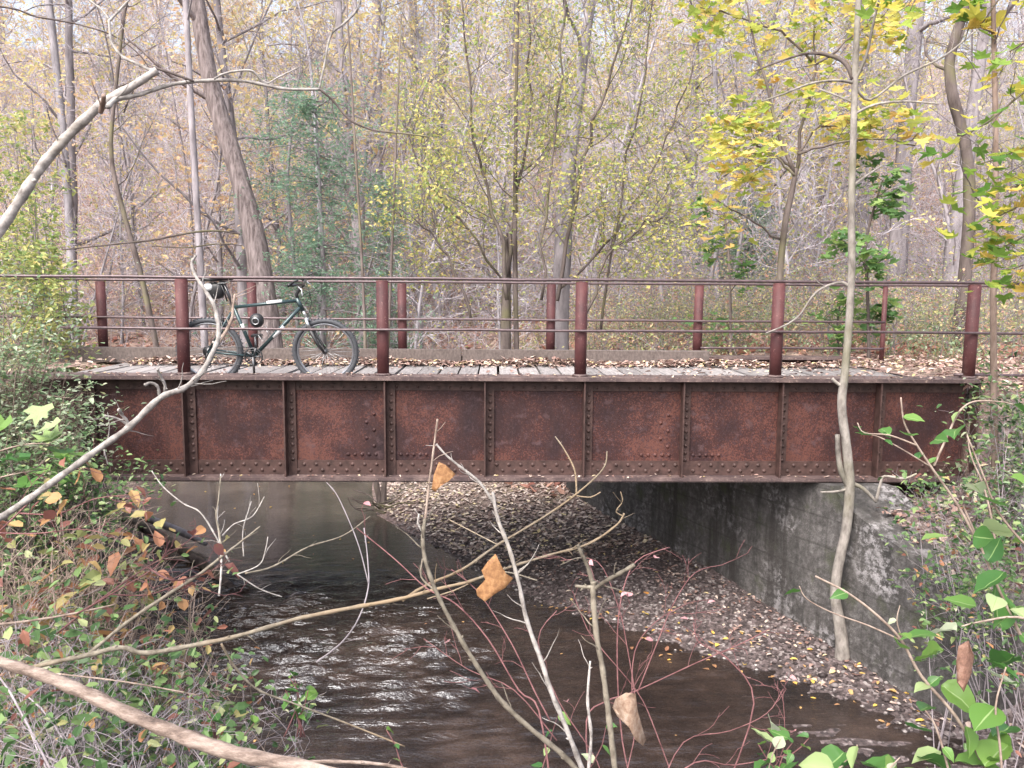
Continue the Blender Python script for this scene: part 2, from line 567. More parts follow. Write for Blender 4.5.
def water_mat():
    m, nt, b = mat('stream_water')
    co = coords(nt)
    # ripples: crests lie across the flow
    r1 = noise(nt, 5.5, 4, .62, coords(nt, 'Object', (.55, 2.1, 1)))
    r2 = noise(nt, 19, 3, .6, coords(nt, 'Object', (.7, 1.7, 1)))
    big = noise(nt, .55, 2, .5, co)
    rif = N(nt, 'Attribute', attribute_name='riffle')
    h = N(nt, 'Math', operation='MULTIPLY_ADD')
    nt.links.new(r2.outputs[0], h.inputs[0])
    h.inputs[1].default_value = .35
    nt.links.new(r1.outputs[0], h.inputs[2])
    st = N(nt, 'Math', operation='MULTIPLY_ADD')
    nt.links.new(rif.outputs['Fac'], st.inputs[0])
    st.inputs[1].default_value = .38
    st.inputs[2].default_value = .05
    bp = N(nt, 'Bump')
    bp.inputs['Distance'].default_value = .14
    nt.links.new(st.outputs[0], bp.inputs['Strength'])
    nt.links.new(h.outputs[0], bp.inputs['Height'])
    dif = N(nt, 'BsdfDiffuse')
    nb = noise(nt, 1.4, 5, .7, co)
    cc = ramp(nt, nb.outputs[0], [(.35, (.020, .016, .015)), (.55, (.045, .032, .027)), (.75, (.090, .062, .050))])
    sh = N(nt, 'Attribute', attribute_name='shallow')
    silt = ramp(nt, nb.outputs[0], [(.35, (.07, .055, .044)), (.7, (.17, .138, .11))])
    cmx = mix(nt, sh.outputs['Fac'], cc.outputs[0], silt.outputs[0])
    nt.links.new(cmx, dif.inputs[0])
    tr = N(nt, 'BsdfTransparent')
    tr.inputs[0].default_value = (.40, .33, .28, 1)
    body = N(nt, 'MixShader')
    body.inputs[0].default_value = .62
    nt.links.new(tr.outputs[0], body.inputs[1])
    nt.links.new(dif.outputs[0], body.inputs[2])
    gl = N(nt, 'BsdfGlossy')
    gl.inputs['Roughness'].default_value = .075
    gl.inputs['Color'].default_value = (.90, .94, 1, 1)
    nt.links.new(bp.outputs[0], gl.inputs['Normal'])
    fr = N(nt, 'Fresnel')
    fr.inputs['IOR'].default_value = 1.52
    nt.links.new(bp.outputs[0], fr.inputs['Normal'])
    ms = N(nt, 'MixShader')
    nt.links.new(fr.outputs[0], ms.inputs[0])
    nt.links.new(body.outputs[0], ms.inputs[1])
    nt.links.new(gl.outputs[0], ms.inputs[2])
    nt.links.new(ms.outputs[0], nt.nodes['Material Output'].inputs[0])
    return m
MT['water'] = water_mat()

# ------------------------------------------------------------------ terrain
WZ = -2.60
BX0, BX1 = -4.45, 4.42
RY = np.array([-12, -5, -3.6, -3.0, -2.0, -1.3, -.7, 0, 1.1, 2.5, 4.5, 6.3, 10, 14, 20, 30])
RX = np.array([30, 18, 10, 6.2, 3.9, 3.15, 2.55, 1.75, .5, -.5, -1.75, -2.05, -2.4, -4.2, -9, -18.0])
LY = np.array([-7, -4.5, -3.4, -2.0, 0, 2, 6, 10, 14, 20, 30])
LX = np.array([-1.6, -2.3, -2.55, -2.95, -3.5, -4.15, -6.1, -8.5, -12, -19, -32.0])
def smooth(t):
    t = np.clip(t, 0, 1)
    return t * t * (3 - 2 * t)
def vnoise(x, y, s, seed=0):
    r = np.zeros_like(x, dtype=float)
    a = 1.0
    for k in range(4):
        ph = seed * 1.7 + k * 2.3
        r += a * np.sin(x * s * 1.13 + ph + 1.9 * np.sin(y * s * .71 + ph)) * np.sin(y * s * .93 - ph * .7 + 1.7 * np.sin(x * s * .57 + k))
        s *= 2.1
        a *= .5
    return r / 1.9
def wall_x(y):        # right abutment line
    return 3.08 - (y + .3) * .449 + .02
def height(x, y):
    x = np.asarray(x, float)
    y = np.asarray(y, float)
    rx = np.interp(y, RY, RX)
    lx = np.interp(y, LY, LX)
    dr = x - rx
    dl = lx - x
    # near bank edge
    ny = -3.55 - .25 * np.clip(x, 0, 30)
    dn = ny - y
    bed = WZ - .16
    h = np.full(np.broadcast(x, y).shape, bed)
    # right side: gravel bar
    bar = WZ + np.clip(dr, -1.2, 3.2) * np.where(dr > 0, .165, .115) + np.where(y > 3, np.clip(y - 3, 0, 4) * .06, 0) * smooth((dr + .2) / .9)
    right_bank = np.clip(-.25 + .02 * (x - 4), -.3, .2)
    # front slope of the right bank falls towards the camera
    fs = smooth((y + 3.6) / 3.3)
    wallside = x > wall_x(y) + .2
    rb = np.where(y < .2, -2.3 + 2.15 * fs, -.15)
    spill = -1.04 - np.clip(-.35 - y, 0, 3) * .5 + .03 + np.clip(x - wall_x(y) - .3, 0, 9) * .62
    side = smooth((x - 3.9) / 1.7)
    rb = np.where(y < -.12, np.minimum(rb, -1.12 + 1.0 * side), rb)
    rb = np.where((y >= -.12) & (x < BX1 + .05), -1.15, rb)
    rb = np.where(y < -.12, np.minimum(rb, spill), rb)
    inwall = wallside & (y > -1.4) & (y < 4.2)
    rb2 = np.where(y >= 4.2, WZ + .25 + (1.9) * smooth((dr - 2.5) / 3.5), rb)
    hr = np.where(inwall, rb, np.where(y >= 4.2, bar + 1.9 * smooth((dr - 2.5) / 3.5), bar))
    far_front = smooth((dr - .2) / 2.5) * 1.5 + WZ
    hr = np.where((y <= -1.4), np.maximum(bar, np.minimum(far_front, -.9)), hr)
    h = np.where(dr > -1.2, hr, h)
    # left side
    lh = WZ + 2.45 * smooth((dl + .25) / 2.3)
    lh = np.where(y > 1.0, WZ + 2.2 * smooth((dl - .1) / 3.0), lh)
    h = np.where(dl > -.25, np.maximum(lh, h), h)
    # near bank (where the photographer stands)
    nh = WZ + 1.8 * smooth((dn + .15) / 2.4)
    h = np.where(dn > -.15, np.maximum(nh, h), h)
    # behind the bridge: level, then the wooded hillside
    far = smooth((y - 12) / 8)
    hill = -.5 + np.clip(y - 19, 0, 80) * .37 + np.clip(y - 19, 0, 6) ** 2 * 0.0 + np.clip(np.abs(x) - 12, 0, 40) * .05
    hill += 1.0 * vnoise(x, y, .07, 3) * smooth((y - 16) / 15)
    h = h * (1 - far) + hill * far
    # ground to the sides far away
    h = h + .06 * vnoise(x, y, 1.3, 1) * np.where(h > WZ + .3, 1, .15)
    return h
def hz(x, y):
    return float(height(np.array(x), np.array(y)))

def axis(a, b, fine0, fine1, step, grow):
    xs = list(np.arange(fine0, fine1 + 1e-6, step))
    s = step
    x = fine1
    while x < b:
        s *= grow
        x += s
        xs.append(x)
    s = step
    x = fine0
    while x > a:
        s *= grow
        x -= s
        xs.insert(0, x)
    return np.array(xs)
gx = axis(-150, 150, -10, 10, .13, 1.1)
gy = axis(-70, 190, -9, 9, .13, 1.08)
X, Y = np.meshgrid(gx, gy)
Z = height(X, Y)
nx, ny_ = len(gx), len(gy)
mb = MB()
mb.v.append(np.stack([X.ravel(), Y.ravel(), Z.ravel()], 1))
mb.n = nx * ny_
I = np.arange(nx * ny_).reshape(ny_, nx)
q = np.stack([I[:-1, :-1], I[:-1, 1:], I[1:, 1:], I[1:, :-1]], -1).reshape(-1, 4)
mb.f = q.tolist()
mb.m = [0] * len(q)
mb.s = [True] * len(q)
g = mb.build('ground', MT['ground'])
tag(g, kind='structure')
grav_shade = np.clip((-1.95 - Z) / .35, 0, 1) * (1 - smooth((Y - 2.4) / 2.0) * .45)  # less dark at the back: light from behind the bridge painted in
grav_shade = np.maximum(grav_shade, np.where(Y < -.12, .8, 0))  # front banks darkened: dark soil, plus shade under the brush painted in
a_ = g.data.attributes.new('gravel', 'FLOAT', 'POINT')
a_.data.foreach_set('value', grav_shade.ravel().astype(np.float32))

# water sheet
wx = axis(-40, 34, -5.0, 5.5, .036, 1.12)
wy = axis(-14, 32, -3.4, 3.2, .030, 1.10)
X, Y = np.meshgrid(wx, wy)
keep = height(X, Y) < WZ + .25
_r = np.random.RandomState(3)
zone = smooth((2.7 - Y) / 1.2) * smooth((Y + 1.9) / 1.8) * smooth((1.0 - X) / 1.9)
amp = zone * 1.0 + .30 * smooth((2.2 - Y) / 1.0) + .07
amp = amp * np.clip(.8 + .5 * vnoise(X * .5, Y * .9, 1.1, 8), .25, 1.3)
wv = np.zeros_like(X)
for k in range(60):
    lam = _r.uniform(.10, .27)
    th = _r.normal(-.10, .24)
    kx, ky = sin(th) * 2 * pi / lam, cos(th) * 2 * pi / lam
    wv += lam * .0175 * np.sin(kx * X + ky * Y + _r.uniform(0, 6.28) + 1.2 * np.sin(X * _r.uniform(.8, 2.2) + _r.uniform(0, 6)))
wv = np.where(wv > 0, wv * 1.25, wv * .8)
mb = MB()
mb.v.append(np.stack([X.ravel(), Y.ravel(), (WZ + amp * wv * .8).ravel()], 1))
mb.n = X.size
I = np.arange(X.size).reshape(X.shape)
q = np.stack([I[:-1, :-1], I[:-1, 1:], I[1:, 1:], I[1:, :-1]], -1)
k4 = keep[:-1, :-1] | keep[:-1, 1:] | keep[1:, 1:] | keep[1:, :-1]
q = q[k4]
mb.f = q.tolist()
mb.m = [0] * len(q)
mb.s = [True] * len(q)
wo = mb.build('stream', MT['water'])
tag(wo, kind='structure')
V = np.empty(len(wo.data.vertices) * 3)
wo.data.vertices.foreach_get('co', V)
V = V.reshape(-1, 3)
rf = smooth((2.6 - V[:, 1]) / 1.4) * (.55 + .45 * smooth((.6 - V[:, 0]) / 1.5))
a_ = wo.data.attributes.new('riffle', 'FLOAT', 'POINT')
a_.data.foreach_set('value', rf.astype(np.float32))
shl = smooth((V[:, 1] - 1.6) / 1.6) * .9
a_ = wo.data.attributes.new('shallow', 'FLOAT', 'POINT')
a_.data.foreach_set('value', shl.astype(np.float32))

# the path that crosses the bridge
def strip(xs, y0, y1, z, name, m):
    mb = MB()
    n = len(xs)
    ys = np.linspace(y0, y1, 12)
    X, Y = np.meshgrid(xs, ys)
    Z = z + .02 * vnoise(X, Y, 2.0, 5) - .1 * (np.abs(Y - (y0 + y1) / 2) / ((y1 - y0) / 2)) ** 4
    mb.v.append(np.stack([X.ravel(), Y.ravel(), Z.ravel()], 1))
    mb.n = X.size
    I = np.arange(X.size).reshape(X.shape)
    q = np.stack([I[:-1, :-1], I[:-1, 1:], I[1:, 1:], I[1:, :-1]], -1).reshape(-1, 4)
    mb.f = q.tolist(); mb.m = [0] * len(q); mb.s = [True] * len(q)
    return mb.build(name, m)
tag(strip(np.arange(BX1 - .02, 40, .3), .16, 2.7, -.085, 'path', MT['ground']), kind='structure')
tag(strip(np.arange(-40, BX0, .3), -.1, 2.7, -.06, 'path', MT['ground']), kind='structure')

# ------------------------------------------------------------------ abutments
def abutment(name, label, line, x_sign, y0, y1, ztop, zbot=-3.2, thick=.5, wing=None):
    mb = MB()
    ys = np.linspace(y0, y1, 24)
    zs = np.linspace(0, 1, 12)
    front, back = [], []
    for y in ys:
        zt = ztop(y)
        for t in zs:
            z = zbot + (zt - zbot) * t
            front.append((line(y) - x_sign * .05 * (1 - t) + RS.uniform(-.012, .012), y + RS.uniform(-.006, .006), z + (RS.uniform(-.01, .01) if 0 < t < 1 else 0)))
            back.append((line(y) + x_sign * thick, y, z))
    V = front + back
    n, k = len(ys), len(zs)
    F = []
    def idx(side, i, j): return side * n * k + i * k + j
    for i in range(n - 1):
        for j in range(k - 1):
            F.append((idx(0, i, j), idx(0, i + 1, j), idx(0, i + 1, j + 1), idx(0, i, j + 1)))
            F.append((idx(1, i, j), idx(1, i, j + 1), idx(1, i + 1, j + 1), idx(1, i + 1, j)))
        F.append((idx(0, i, k - 1), idx(0, i + 1, k - 1), idx(1, i + 1, k - 1), idx(1, i, k - 1)))
    for j in range(k - 1):
        F.append((idx(0, 0, j), idx(0, 0, j + 1), idx(1, 0, j + 1), idx(1, 0, j)))
        F.append((idx(0, n - 1, j), idx(1, n - 1, j), idx(1, n - 1, j + 1), idx(0, n - 1, j + 1)))
    mb.add(V, F, 0, False)
    o = mb.build(name, MT['concrete'], loc=(line((y0 + y1) / 2), (y0 + y1) / 2, zbot))
    return tag(o, label, 'abutment')
# right: stands under the girders, its wing comes forward with a falling top
abutment('concrete_abutment', 'stained grey concrete abutment wall under the right end of the bridge', wall_x, 1, -1.5, 4.2,
         lambda y: -.975 if y > -.30 else -1.02 - (-.30 - y) * .5 + .03 * math.sin(y * 17), thick=.6)
mb = MB()
mb.box((BX1 + .03, .16, -1.3), (BX1 + .5, 2.4, -.16), jit=.004)
o = mb.build('backwall', MT['concrete'])
tag(o, 'short concrete backwall closing the right girder end under the path', 'concrete wall')
lw = lambda y: -4.02 - (y + .3) * .449
abutment('concrete_abutment', 'dark concrete abutment wall half hidden by the leafy shrub at the bridge left end', lw, -1, -.5, 4.2, lambda y: -.975, thick=.6)

# ------------------------------------------------------------------ bridge
DZ = -.105            # deck surface
PX0, PS = -2.869, 1.83
br = thing('footbridge', 'rusty riveted girder footbridge with plank deck and red pipe railings over the stream', 'bridge', (0, 1.2, DZ))
def rivet(mb, x, y, z, r=.0185, sgn=-1):
    s = 8
    v = [(x, y + sgn * r * .75, z)]
    for rr, dd in ((.62, .55), (1.0, 0)):
        for k in range(s):
            a = 2 * pi * k / s
            v.append((x + cos(a) * r * rr, y + sgn * r * dd, z + sin(a) * r * rr))
    f = [(0, 1 + k, 1 + (k + 1) % s) for k in range(s)] + [(1 + k, 1 + s + k, 1 + s + (k + 1) % s, 1 + (k + 1) % s) for k in range(s)]
    mb.add(v, f, 0, True)
STIFF = [PX0 + .03 + .915 * k for k in range(-1, 9)]
def girder(y, sgn, zt=0.0, detail=True):
    """y = web plane, sgn = outward direction (-1 towards the viewer)"""
    name = 'girder'
    x0, x1 = BX0 + .05, BX1
    zb = -.93
    # web
    w = MB()
    w.box((x0, y - .006, zb + .002), (x1, y + .006, zt - .033))
    if detail:
        for i, sx in enumerate(STIFF):
            # splice bolts beside some stiffeners
            if i in (3, 6):
                for k in range(5):
                    rivet(w, sx - .10 - .065 * k, y + sgn * .006, -.74)
                    rivet(w, sx + .13 + .06 * k, y + sgn * .006, -.74)
                for k in range(5):
                    rivet(w, sx - .115 - .07 * (k % 2), y + sgn * .006, -.36 - .075 * k)
    g = w.build(name, MT['rust'], br)
    if not detail:
        tag(g, 'rusty back girder in shade under the far railing')
    t = MB()
    t.box((x0 - .05, y - .15, zt - .032), (x1 + .05, y + .15, zt))
    if detail:
        for k in range(86):
            x = x0 + .05 + k * .102
            for yy in (-.115, .115):
                if RS.rand() < .9:
                    s = 6
                    v = [(x, y + yy, zt + .011)] + [(x + cos(2 * pi * q / s) * .013, y + yy + sin(2 * pi * q / s) * .013, zt + .001) for q in range(s)]
                    t.add(v, [(0, 1 + q, 1 + (q + 1) % s) for q in range(s)], 0, True)
    t.build('top_flange', MT['flange'], g)
    b = MB()
    b.box((x0 - .02, y - .15, zb - .028), (x1 + .02, y + .15, zb))
    b.box((x0, y - .13, zb - .043), (x1, y + .13, zb - .0285))
    b.build('bottom_flange', MT['flange'], g)
    if not detail:
        return g
    an = MB()
    yo = y + sgn * .0065
    ymin, ymax = sorted((yo, yo + sgn * .013))
    an.box((x0, ymin, zt - .135), (x1, ymax, zt - .034))
    for k in range(90):
        x = x0 + .06 + k * .098
        if min(abs(x - s) for s in STIFF) > .05:
            rivet(an, x, yo + sgn * .013, zt - .105, .013)
    an.build('top_angle', MT['angle'], g)
    an = MB()
    an.box((x0, ymin, zb + .0015), (x1, ymax, zb + .135))
    for k in range(80):
        x = x0 + .05 + k * .112
        if min(abs(x - s) for s in STIFF) > .03:
            rivet(an, x, yo + sgn * .013, zb + .098)
        if min(abs(x + .056 - s) for s in STIFF) > .03:
            rivet(an, x + .056, yo + sgn * .013, zb + .042)
    an.build('bottom_angle', MT['angle'], g)
    for i, sx in enumerate(STIFF):
        s = MB()
        ya, yb = sorted((y + sgn * .0205, y + sgn * .125))
        s.box((sx - .007, ya, zb + .001), (sx + .007, yb, zt - .0335), jit=.0)
        # leg of the angle that lies on the web
        yc, yd = sorted((y + sgn * .0202, y + sgn * .031))
        s.box((sx + .0075, yc, zb + .0015), (sx + .085, yd, zt - .034))
        for k in range(10):
            rivet(s, sx + .05, yd if sgn > 0 else yc, zt - .17 - k * .068)
        s.build('stiffener', MT['angle'], g)
    return g
girder(0.0, -1)
girder(2.52, 1, zt=-.0, detail=False)
# planks
mb = MB()
x = BX0 + .02
while x < BX1 - .02:
    w = RS.uniform(.185, .215)
    gap = RS.uniform(.018, .034)
    dz = RS.uniform(-.006, .006)
    y0, y1 = .16 + RS.uniform(0, .0), 2.36
    mb.box((x, y0, DZ - .06 + dz), (x + w, y1, DZ + dz), jit=.003)
    x += w + gap
mb.build('deck_planks', MT['deck'], br)
mb = MB()
for xx in np.arange(BX0 + .4, BX1, .9):
    mb.box((xx, .01, -.42), (xx + .12, 2.51, DZ - .075))
mb.build('cross_beam', MT['rust'], br)
# dark underlay between planks: stringers
for yy in (.5, 1.25, 2.0):
    mb = MB()
    mb.box((BX0 + .05, yy, DZ - .074), (BX1 - .05, yy + .12, DZ - .068))
    mb.build('stringer', MT['curb'], br)
# kerb timber at the far side, in two lengths
CX0, CX1 = ony(60, 350, 2.3)[0], ony(708, 350, 2.3)[0]
mb = MB()
mid = (CX0 + CX1) / 2 + .9
mb.box((CX0, 2.24, DZ + .01), (mid - .01, 2.365, .085), jit=.006)
mb.build('kerb_timber', MT['curb'], br)
mb = MB()
mb.box((mid + .01, 2.245, DZ + .01), (CX1, 2.365, .075), jit=.006)
mb.build('kerb_timber', MT['curb'], br)

def post(x, y, z0, z1, r, parent=br, tilt=0.0):
    m = MB()
    m.tube([(x, y, z0), (x + tilt * .3, y, z0 + .3), (x + tilt, y, z1)], r, 20, smooth=True)
    m.tube([(x + tilt, y, z1 - .001), (x + tilt, y, z1 + .006), (x + tilt, y, z1 + .010)], [r * .999, r * .96, r * .7], 20)
    o = m.build('railing_post', MT['paint'], parent)
    # collar weld at the foot
    c = MB()
    c.tube([(x, y, z0 + .001), (x, y, z0 + .012), (x, y, z0 + .02)], [r * 1.35, r * 1.3, r * 1.05], 20)
    c.build('foot_plate', MT['flange'], o)
    return o
for i in range(-2, 6):
    post(PX0 + PS * i, .03, .001, .862, .056, tilt=RS.uniform(-.006, .006))
FX0 = PX0 - .109 - PS
for i in range(0, 5):
    post(FX0 + PS * i, 2.53, .001, .862, .056, tilt=RS.uniform(-.006, .006))
post(ony(883.5, 300, 2.53)[0], 2.53, -.1, .862, .03)
def rail(pts, r, parent=br):
    m = MB()
    m.tube(pts, r, 12)
    return m.build('rail', MT['rail'], parent)
def long(x0, x1, y, z, sag=.004, n=24):
    xs = np.linspace(x0, x1, n)
    return [(x, y + RS.uniform(-.002, .002), z + RS.uniform(-sag, sag)) for x in xs]
rail(long(-8.5, 8.2, .03, .888), .0145)
rail(long(ony(60, 333, -.045)[0], 8.2, -.045, .425), .0125)
rail(long(-9, 8.2, 2.53, .888), .0150)
rail(long(-9, ony(883, 300, 2.455)[0] + .02, 2.455, .435), .0145)
rail(long(ony(700, 347, 2.455)[0], ony(883, 300, 2.455)[0] + .02, 2.455, .105), .0145)
rail(long(BX1 - .1, 8.2, .03, .025), .0145)

# ------------------------------------------------------------------ bicycle
MT['tyre'] = simple('tyre_rubber', (.055, .058, .066), .7, 0, .3, 60)
MT['rim'] = simple('alloy_rim', (.32, .33, .36), .35, .8, .1)
MT['frame'] = simple('dark_green_frame', (.035, .058, .062), .25, .3, .2, 12)
MT['silver'] = simple('bare_alloy', (.50, .51, .52), .3, .85, .1)
MT['black'] = simple('black_plastic', (.018, .018, .02), .45, 0, .2)
MT['whitegrey'] = simple('pale_fabric', (.62, .63, .64), .6, 0, .1)
MT['steel'] = simple('dark_steel', (.10, .10, .105), .35, .8, .2)
RB, WB = .312, 1.078
bx = ony(211, 355, .20)
bike = thing('bicycle', 'dark green mountain bike with saddle bag leaning on the near railing', 'bicycle', (bx[0], .20, DZ + .003))
bike.rotation_euler = (radians(7.0), 0, 0)
def bpart(mb, name, m, parent=bike, loc=None):
    me = mb.mesh(name, m)
    o = bpy.data.objects.new(name, me)
    COL.objects.link(o)
    o.parent = parent
    if loc is not None:
        o.location = loc
    return o
def L(u, w, y=0.0):       # u forward from rear axle, w up from axle height
    return (u, y, w + RB)
def torus(mb, c, R, r, n=56, s=10, mat=0, sx=1.0):
    v, f = [], []
    for i in range(n):
        a = 2 * pi * i / n
        for k in range(s):
            b = 2 * pi * k / s
            rr = R + cos(b) * r
            v.append((c[0] + cos(a) * rr, c[1] + sin(b) * r * sx, c[2] + sin(a) * rr))
    for i in range(n):
        for k in range(s):
            f.append((i * s + k, ((i + 1) % n) * s + k, ((i + 1) % n) * s + (k + 1) % s, i * s + (k + 1) % s))
    mb.add(v, f, mat, True)
for u in (0, WB):
    w = thing('wheel', None, None, (0, 0, 0)) if False else None
    t = MB(); torus(t, (0, 0, 0), RB - .024, .024)
    # knobs
    for k in range(54):
        a = 2 * pi * k / 54
        for yy in (-.012, .012):
            c = np.array([cos(a) * (RB + .001), yy, sin(a) * (RB + .001)])
            t.box(c - .005, c + .005)
    wheel = bpart(t, 'wheel', MT['tyre'], bike, L(u, 0))
    r = MB(); torus(r, (0, 0, 0), RB - .052, .011, s=8, sx=1.1)
    bpart(r, 'rim', MT['rim'], wheel)
    s = MB()
    for k in range(32):
        a = 2 * pi * k / 32
        side = -1 if k % 2 else 1
        a2 = a + side * .5 * (1 if (k // 2) % 2 else -1)
        s.tube([(cos(a2) * .022, side * .03, sin(a2) * .022), (cos(a) * (RB - .06), 0, sin(a) * (RB - .06))], .0013, 4)
    bpart(s, 'spokes', MT['silver'], wheel)
    h = MB(); h.tube([(0, -.05, 0), (0, -.035, 0), (0, .035, 0), (0, .05, 0)], [.008, .024, .024, .008], 12)
    if u == 0:
        for k in range(6):
            h.tube([(0, -.034 - k * .004, 0), (0, -.036 - k * .004, 0)], .055 - k * .006, 20)
    bpart(h, 'hub', MT['steel'], wheel)
def tubes(name, m, segs, sides=12, parent=bike):
    mb = MB()
    for a, b, r in segs:
        mb.tube([a, b], r, sides)
    return bpart(mb, name, m, parent)
BBp = L(.415, -.045)
STt = L(.246, .425)
HTt, HTb = L(.835, .50), L(.885, .385)
fr = tubes('frame', MT['frame'], [
    (BBp, STt, .0165), (L(.252, .412), L(.842, .478), .016), (BBp, L(.872, .425), .019), (HTt, HTb, .021),
    (L(.415, -.045, -.03), L(0, 0, -.062), .010), (L(.415, -.045, .03), L(0, 0, .062), .010),
    (L(.25, .40, -.02), L(0, 0, -.062), .008), (L(.25, .40, .02), L(0, 0, .062), .008),
    ((BBp[0], -.036, BBp[2]), (BBp[0], .036, BBp[2]), .023)])
mb = MB()
mb.tube([L(.56, .455, -.001), L(.70, .47, -.001)], .0172, 12)
mb.tube([L(.60, .135, 0), L(.70, .242, 0)], .0202, 12)
mb.tube([L(.31, .255, 0), L(.335, .19, 0)], .0172, 12)
bpart(mb, 'pale_decal_band', MT['whitegrey'], fr)
tubes('seat_post', MT['steel'], [(L(.25, .41), L(.175, .635), .0135), (L(.19, .63), L(.14, .645), .017)])
sad = MB()
v, f = [], []
prof = [(-.015, .055, .03), (0.0, .072, .028), (.05, .076, .022), (.11, .055, .018), (.17, .03, .014), (.24, .022, .012), (.265, .014, .008)]
for u, hw, th in prof:
    for k in range(10):
        a = 2 * pi * k / 10
        v.append((u, cos(a) * hw, RB + .672 + sin(a) * th + (.006 if u < 0.03 else 0)))
n = len(prof)
for i in range(n - 1):
    for k in range(10):
        f.append((i * 10 + k, (i + 1) * 10 + k, (i + 1) * 10 + (k + 1) % 10, i * 10 + (k + 1) % 10))
f.append(tuple(range(10))); f.append(tuple(range(n * 10 - 1, (n - 1) * 10 - 1, -1)))
sad.add(v, f, 0, True)
sad_o = bpart(sad, 'saddle', MT['black'])
mb = MB()
for s in (-.02, .02):
    mb.tube([L(.03, .66, s), L(.10, .635, s), L(.19, .635, s), L(.24, .66, s)], .0035, 6)
bpart(mb, 'saddle_rail', MT['silver'], sad_o)
def blob(mb, c, r, sq=(1, 1, 1), n=12, m=8, mat=0, p=1.0):
    v, f = [], []
    for i in range(m + 1):
        th = pi * i / m
        for k in range(n):
            a = 2 * pi * k / n
            d = np.array([sin(th) * cos(a), sin(th) * sin(a), cos(th)])
            d = np.sign(d) * np.abs(d) ** p
            v.append((c[0] + d[0] * r * sq[0], c[1] + d[1] * r * sq[1], c[2] + d[2] * r * sq[2]))
    for i in range(m):
        for k in range(n):
            f.append((i * n + k, (i + 1) * n + k, (i + 1) * n + (k + 1) % n, i * n + (k + 1) % n))
    mb.add(v, f, mat, True)
bag = MB()
blob(bag, L(.09, .565), .082, (1.1, .6, .95), p=.7)
bag_o = bpart(bag, 'saddle_bag', MT['black'])
mb = MB(); blob(mb, L(.045, .60, -.025), .05, (.85, .7, .72), p=.8)
bpart(mb, 'pale_patch', MT['whitegrey'], bag_o)
mb = MB(); mb.tube([L(.09, .54, -.048), L(.10, .50, -.05), L(.095, .425, -.05)], .006, 6)
mb.tube([L(.16, .62, -.03), L(.19, .54, -.03), L(.20, .47, -.02)], .007, 6)
bpart(mb, 'strap', MT['black'], bag_o)
mb = MB(); blob(mb, L(.455, .29), .066, (1, .75, 1), p=.9)
bell = bpart(mb, 'frame_pack', MT['black'])
mb = MB(); torus(mb, L(.455, .29, -.048), .030, .005, 20, 6)
bpart(mb, 'pale_ring', MT['silver'], bell)
mb = MB()
mb.tube([L(.50, .115, 0), L(.47, .20, .0), L(.53, .24, 0), L(.575, .17, 0), L(.50, .09, 0), L(.46, .15, 0)], .004, 6)
mb.tube([L(.50, .115, -.035), L(.49, .19, -.04), L(.55, .21, -.035), L(.565, .15, -.03)], .004, 6)
bpart(mb, 'bottle_cage', MT['silver'])
fk = MB()
fk.tube([L(.882, .392), L(.92, .305)], .014, 10)
fk.tube([L(.925, .305, -.062), L(.925, .305, .062)], .019, 12)
for s in (-.056, .056):
    fk.tube([L(.925, .305, s), L(.955, .215, s)], .0145, 10)
fk_o = bpart(fk, 'fork', MT['silver'])
mb = MB()
for s in (-.056, .056):
    mb.tube([L(.955, .215, s), L(1.02, .075, s), L(WB, 0, s)], [.018, .016, .011], 10)
bpart(mb, 'fork_leg', MT['black'], fk_o)
hb = MB()
hb.tube([L(.845, .495), L(.832, .53), L(.875, .60), L(.905, .625)], [.016, .016, .015, .016], 10)
hb_o = bpart(hb, 'stem', MT['black'])
mb = MB()
mb.tube([L(.86, .65, -.29), L(.885, .64, -.15), L(.905, .63, 0), L(.885, .64, .15), L(.86, .65, .29)], .0125, 10)
hd = bpart(mb, 'handlebar', MT['steel'])
for s in (-1, 1):
    mb = MB(); mb.tube([L(.852, .652, s * .20), L(.846, .654, s * .31)], .017, 10)
    bpart(mb, 'grip', MT['black'], hd)
    mb = MB(); mb.tube([L(.875, .645, s * .18), L(.93, .60, s * .19), L(.945, .55, s * .24)], .006, 6)
    bpart(mb, 'brake_lever', MT['silver'], hd)
    mb = MB(); mb.tube([L(.86, .655, s * .30), L(.90, .69, s * .305), L(.93, .70, s * .30)], .010, 8)
    bpart(mb, 'bar_end', MT['black'], hd)
mb = MB()
mb.tube([L(.92, .59, -.1), L(.97, .56, -.08), L(.98, .47, -.04), L(.94, .36, -.01)], .003, 5)
mb.tube([L(.92, .59, .1), L(.95, .52, .06), L(.90, .44, .03), L(.70, .475, .0)], .003, 5)
bpart(mb, 'brake_cable', MT['black'])
cr_ = MB()
torus(cr_, (0, -.045, 0), .080, .006, 40, 6)
torus(cr_, (0, -.038, 0), .058, .004, 30, 6)
for k in range(5):
    a = 2 * pi * k / 5
    cr_.tube([(0, -.044, 0), (cos(a) * .08, -.044, sin(a) * .08)], .008, 6)
for k in range(40):
    a = 2 * pi * k / 40
    c = np.array([cos(a) * .089, -.045, sin(a) * .089])
    cr_.box(c - .0025, c + .0025)
cko = bpart(cr_, 'chainring', MT['steel'], bike, BBp)
mb = MB()
mb.tube([(0, -.06, 0), (.004, -.068, -.17)], [.014, .010], 8)
mb.tube([(0, .05, 0), (-.004, .06, .17)], [.014, .010], 8)
bpart(mb, 'crank_arm', MT['steel'], cko)
for s in (-1, 1):
    mb = MB()
    c = np.array([.004 * -s, s * .11, .172 * s])
    mb.box(c - (.045, .04, .010), c + (.045, .04, .010))
    bpart(mb, 'pedal', MT['black'], cko)
mb = MB()
mb.tube([L(0, .05, -.045), L(.415, .043, -.045)], .004, 5)
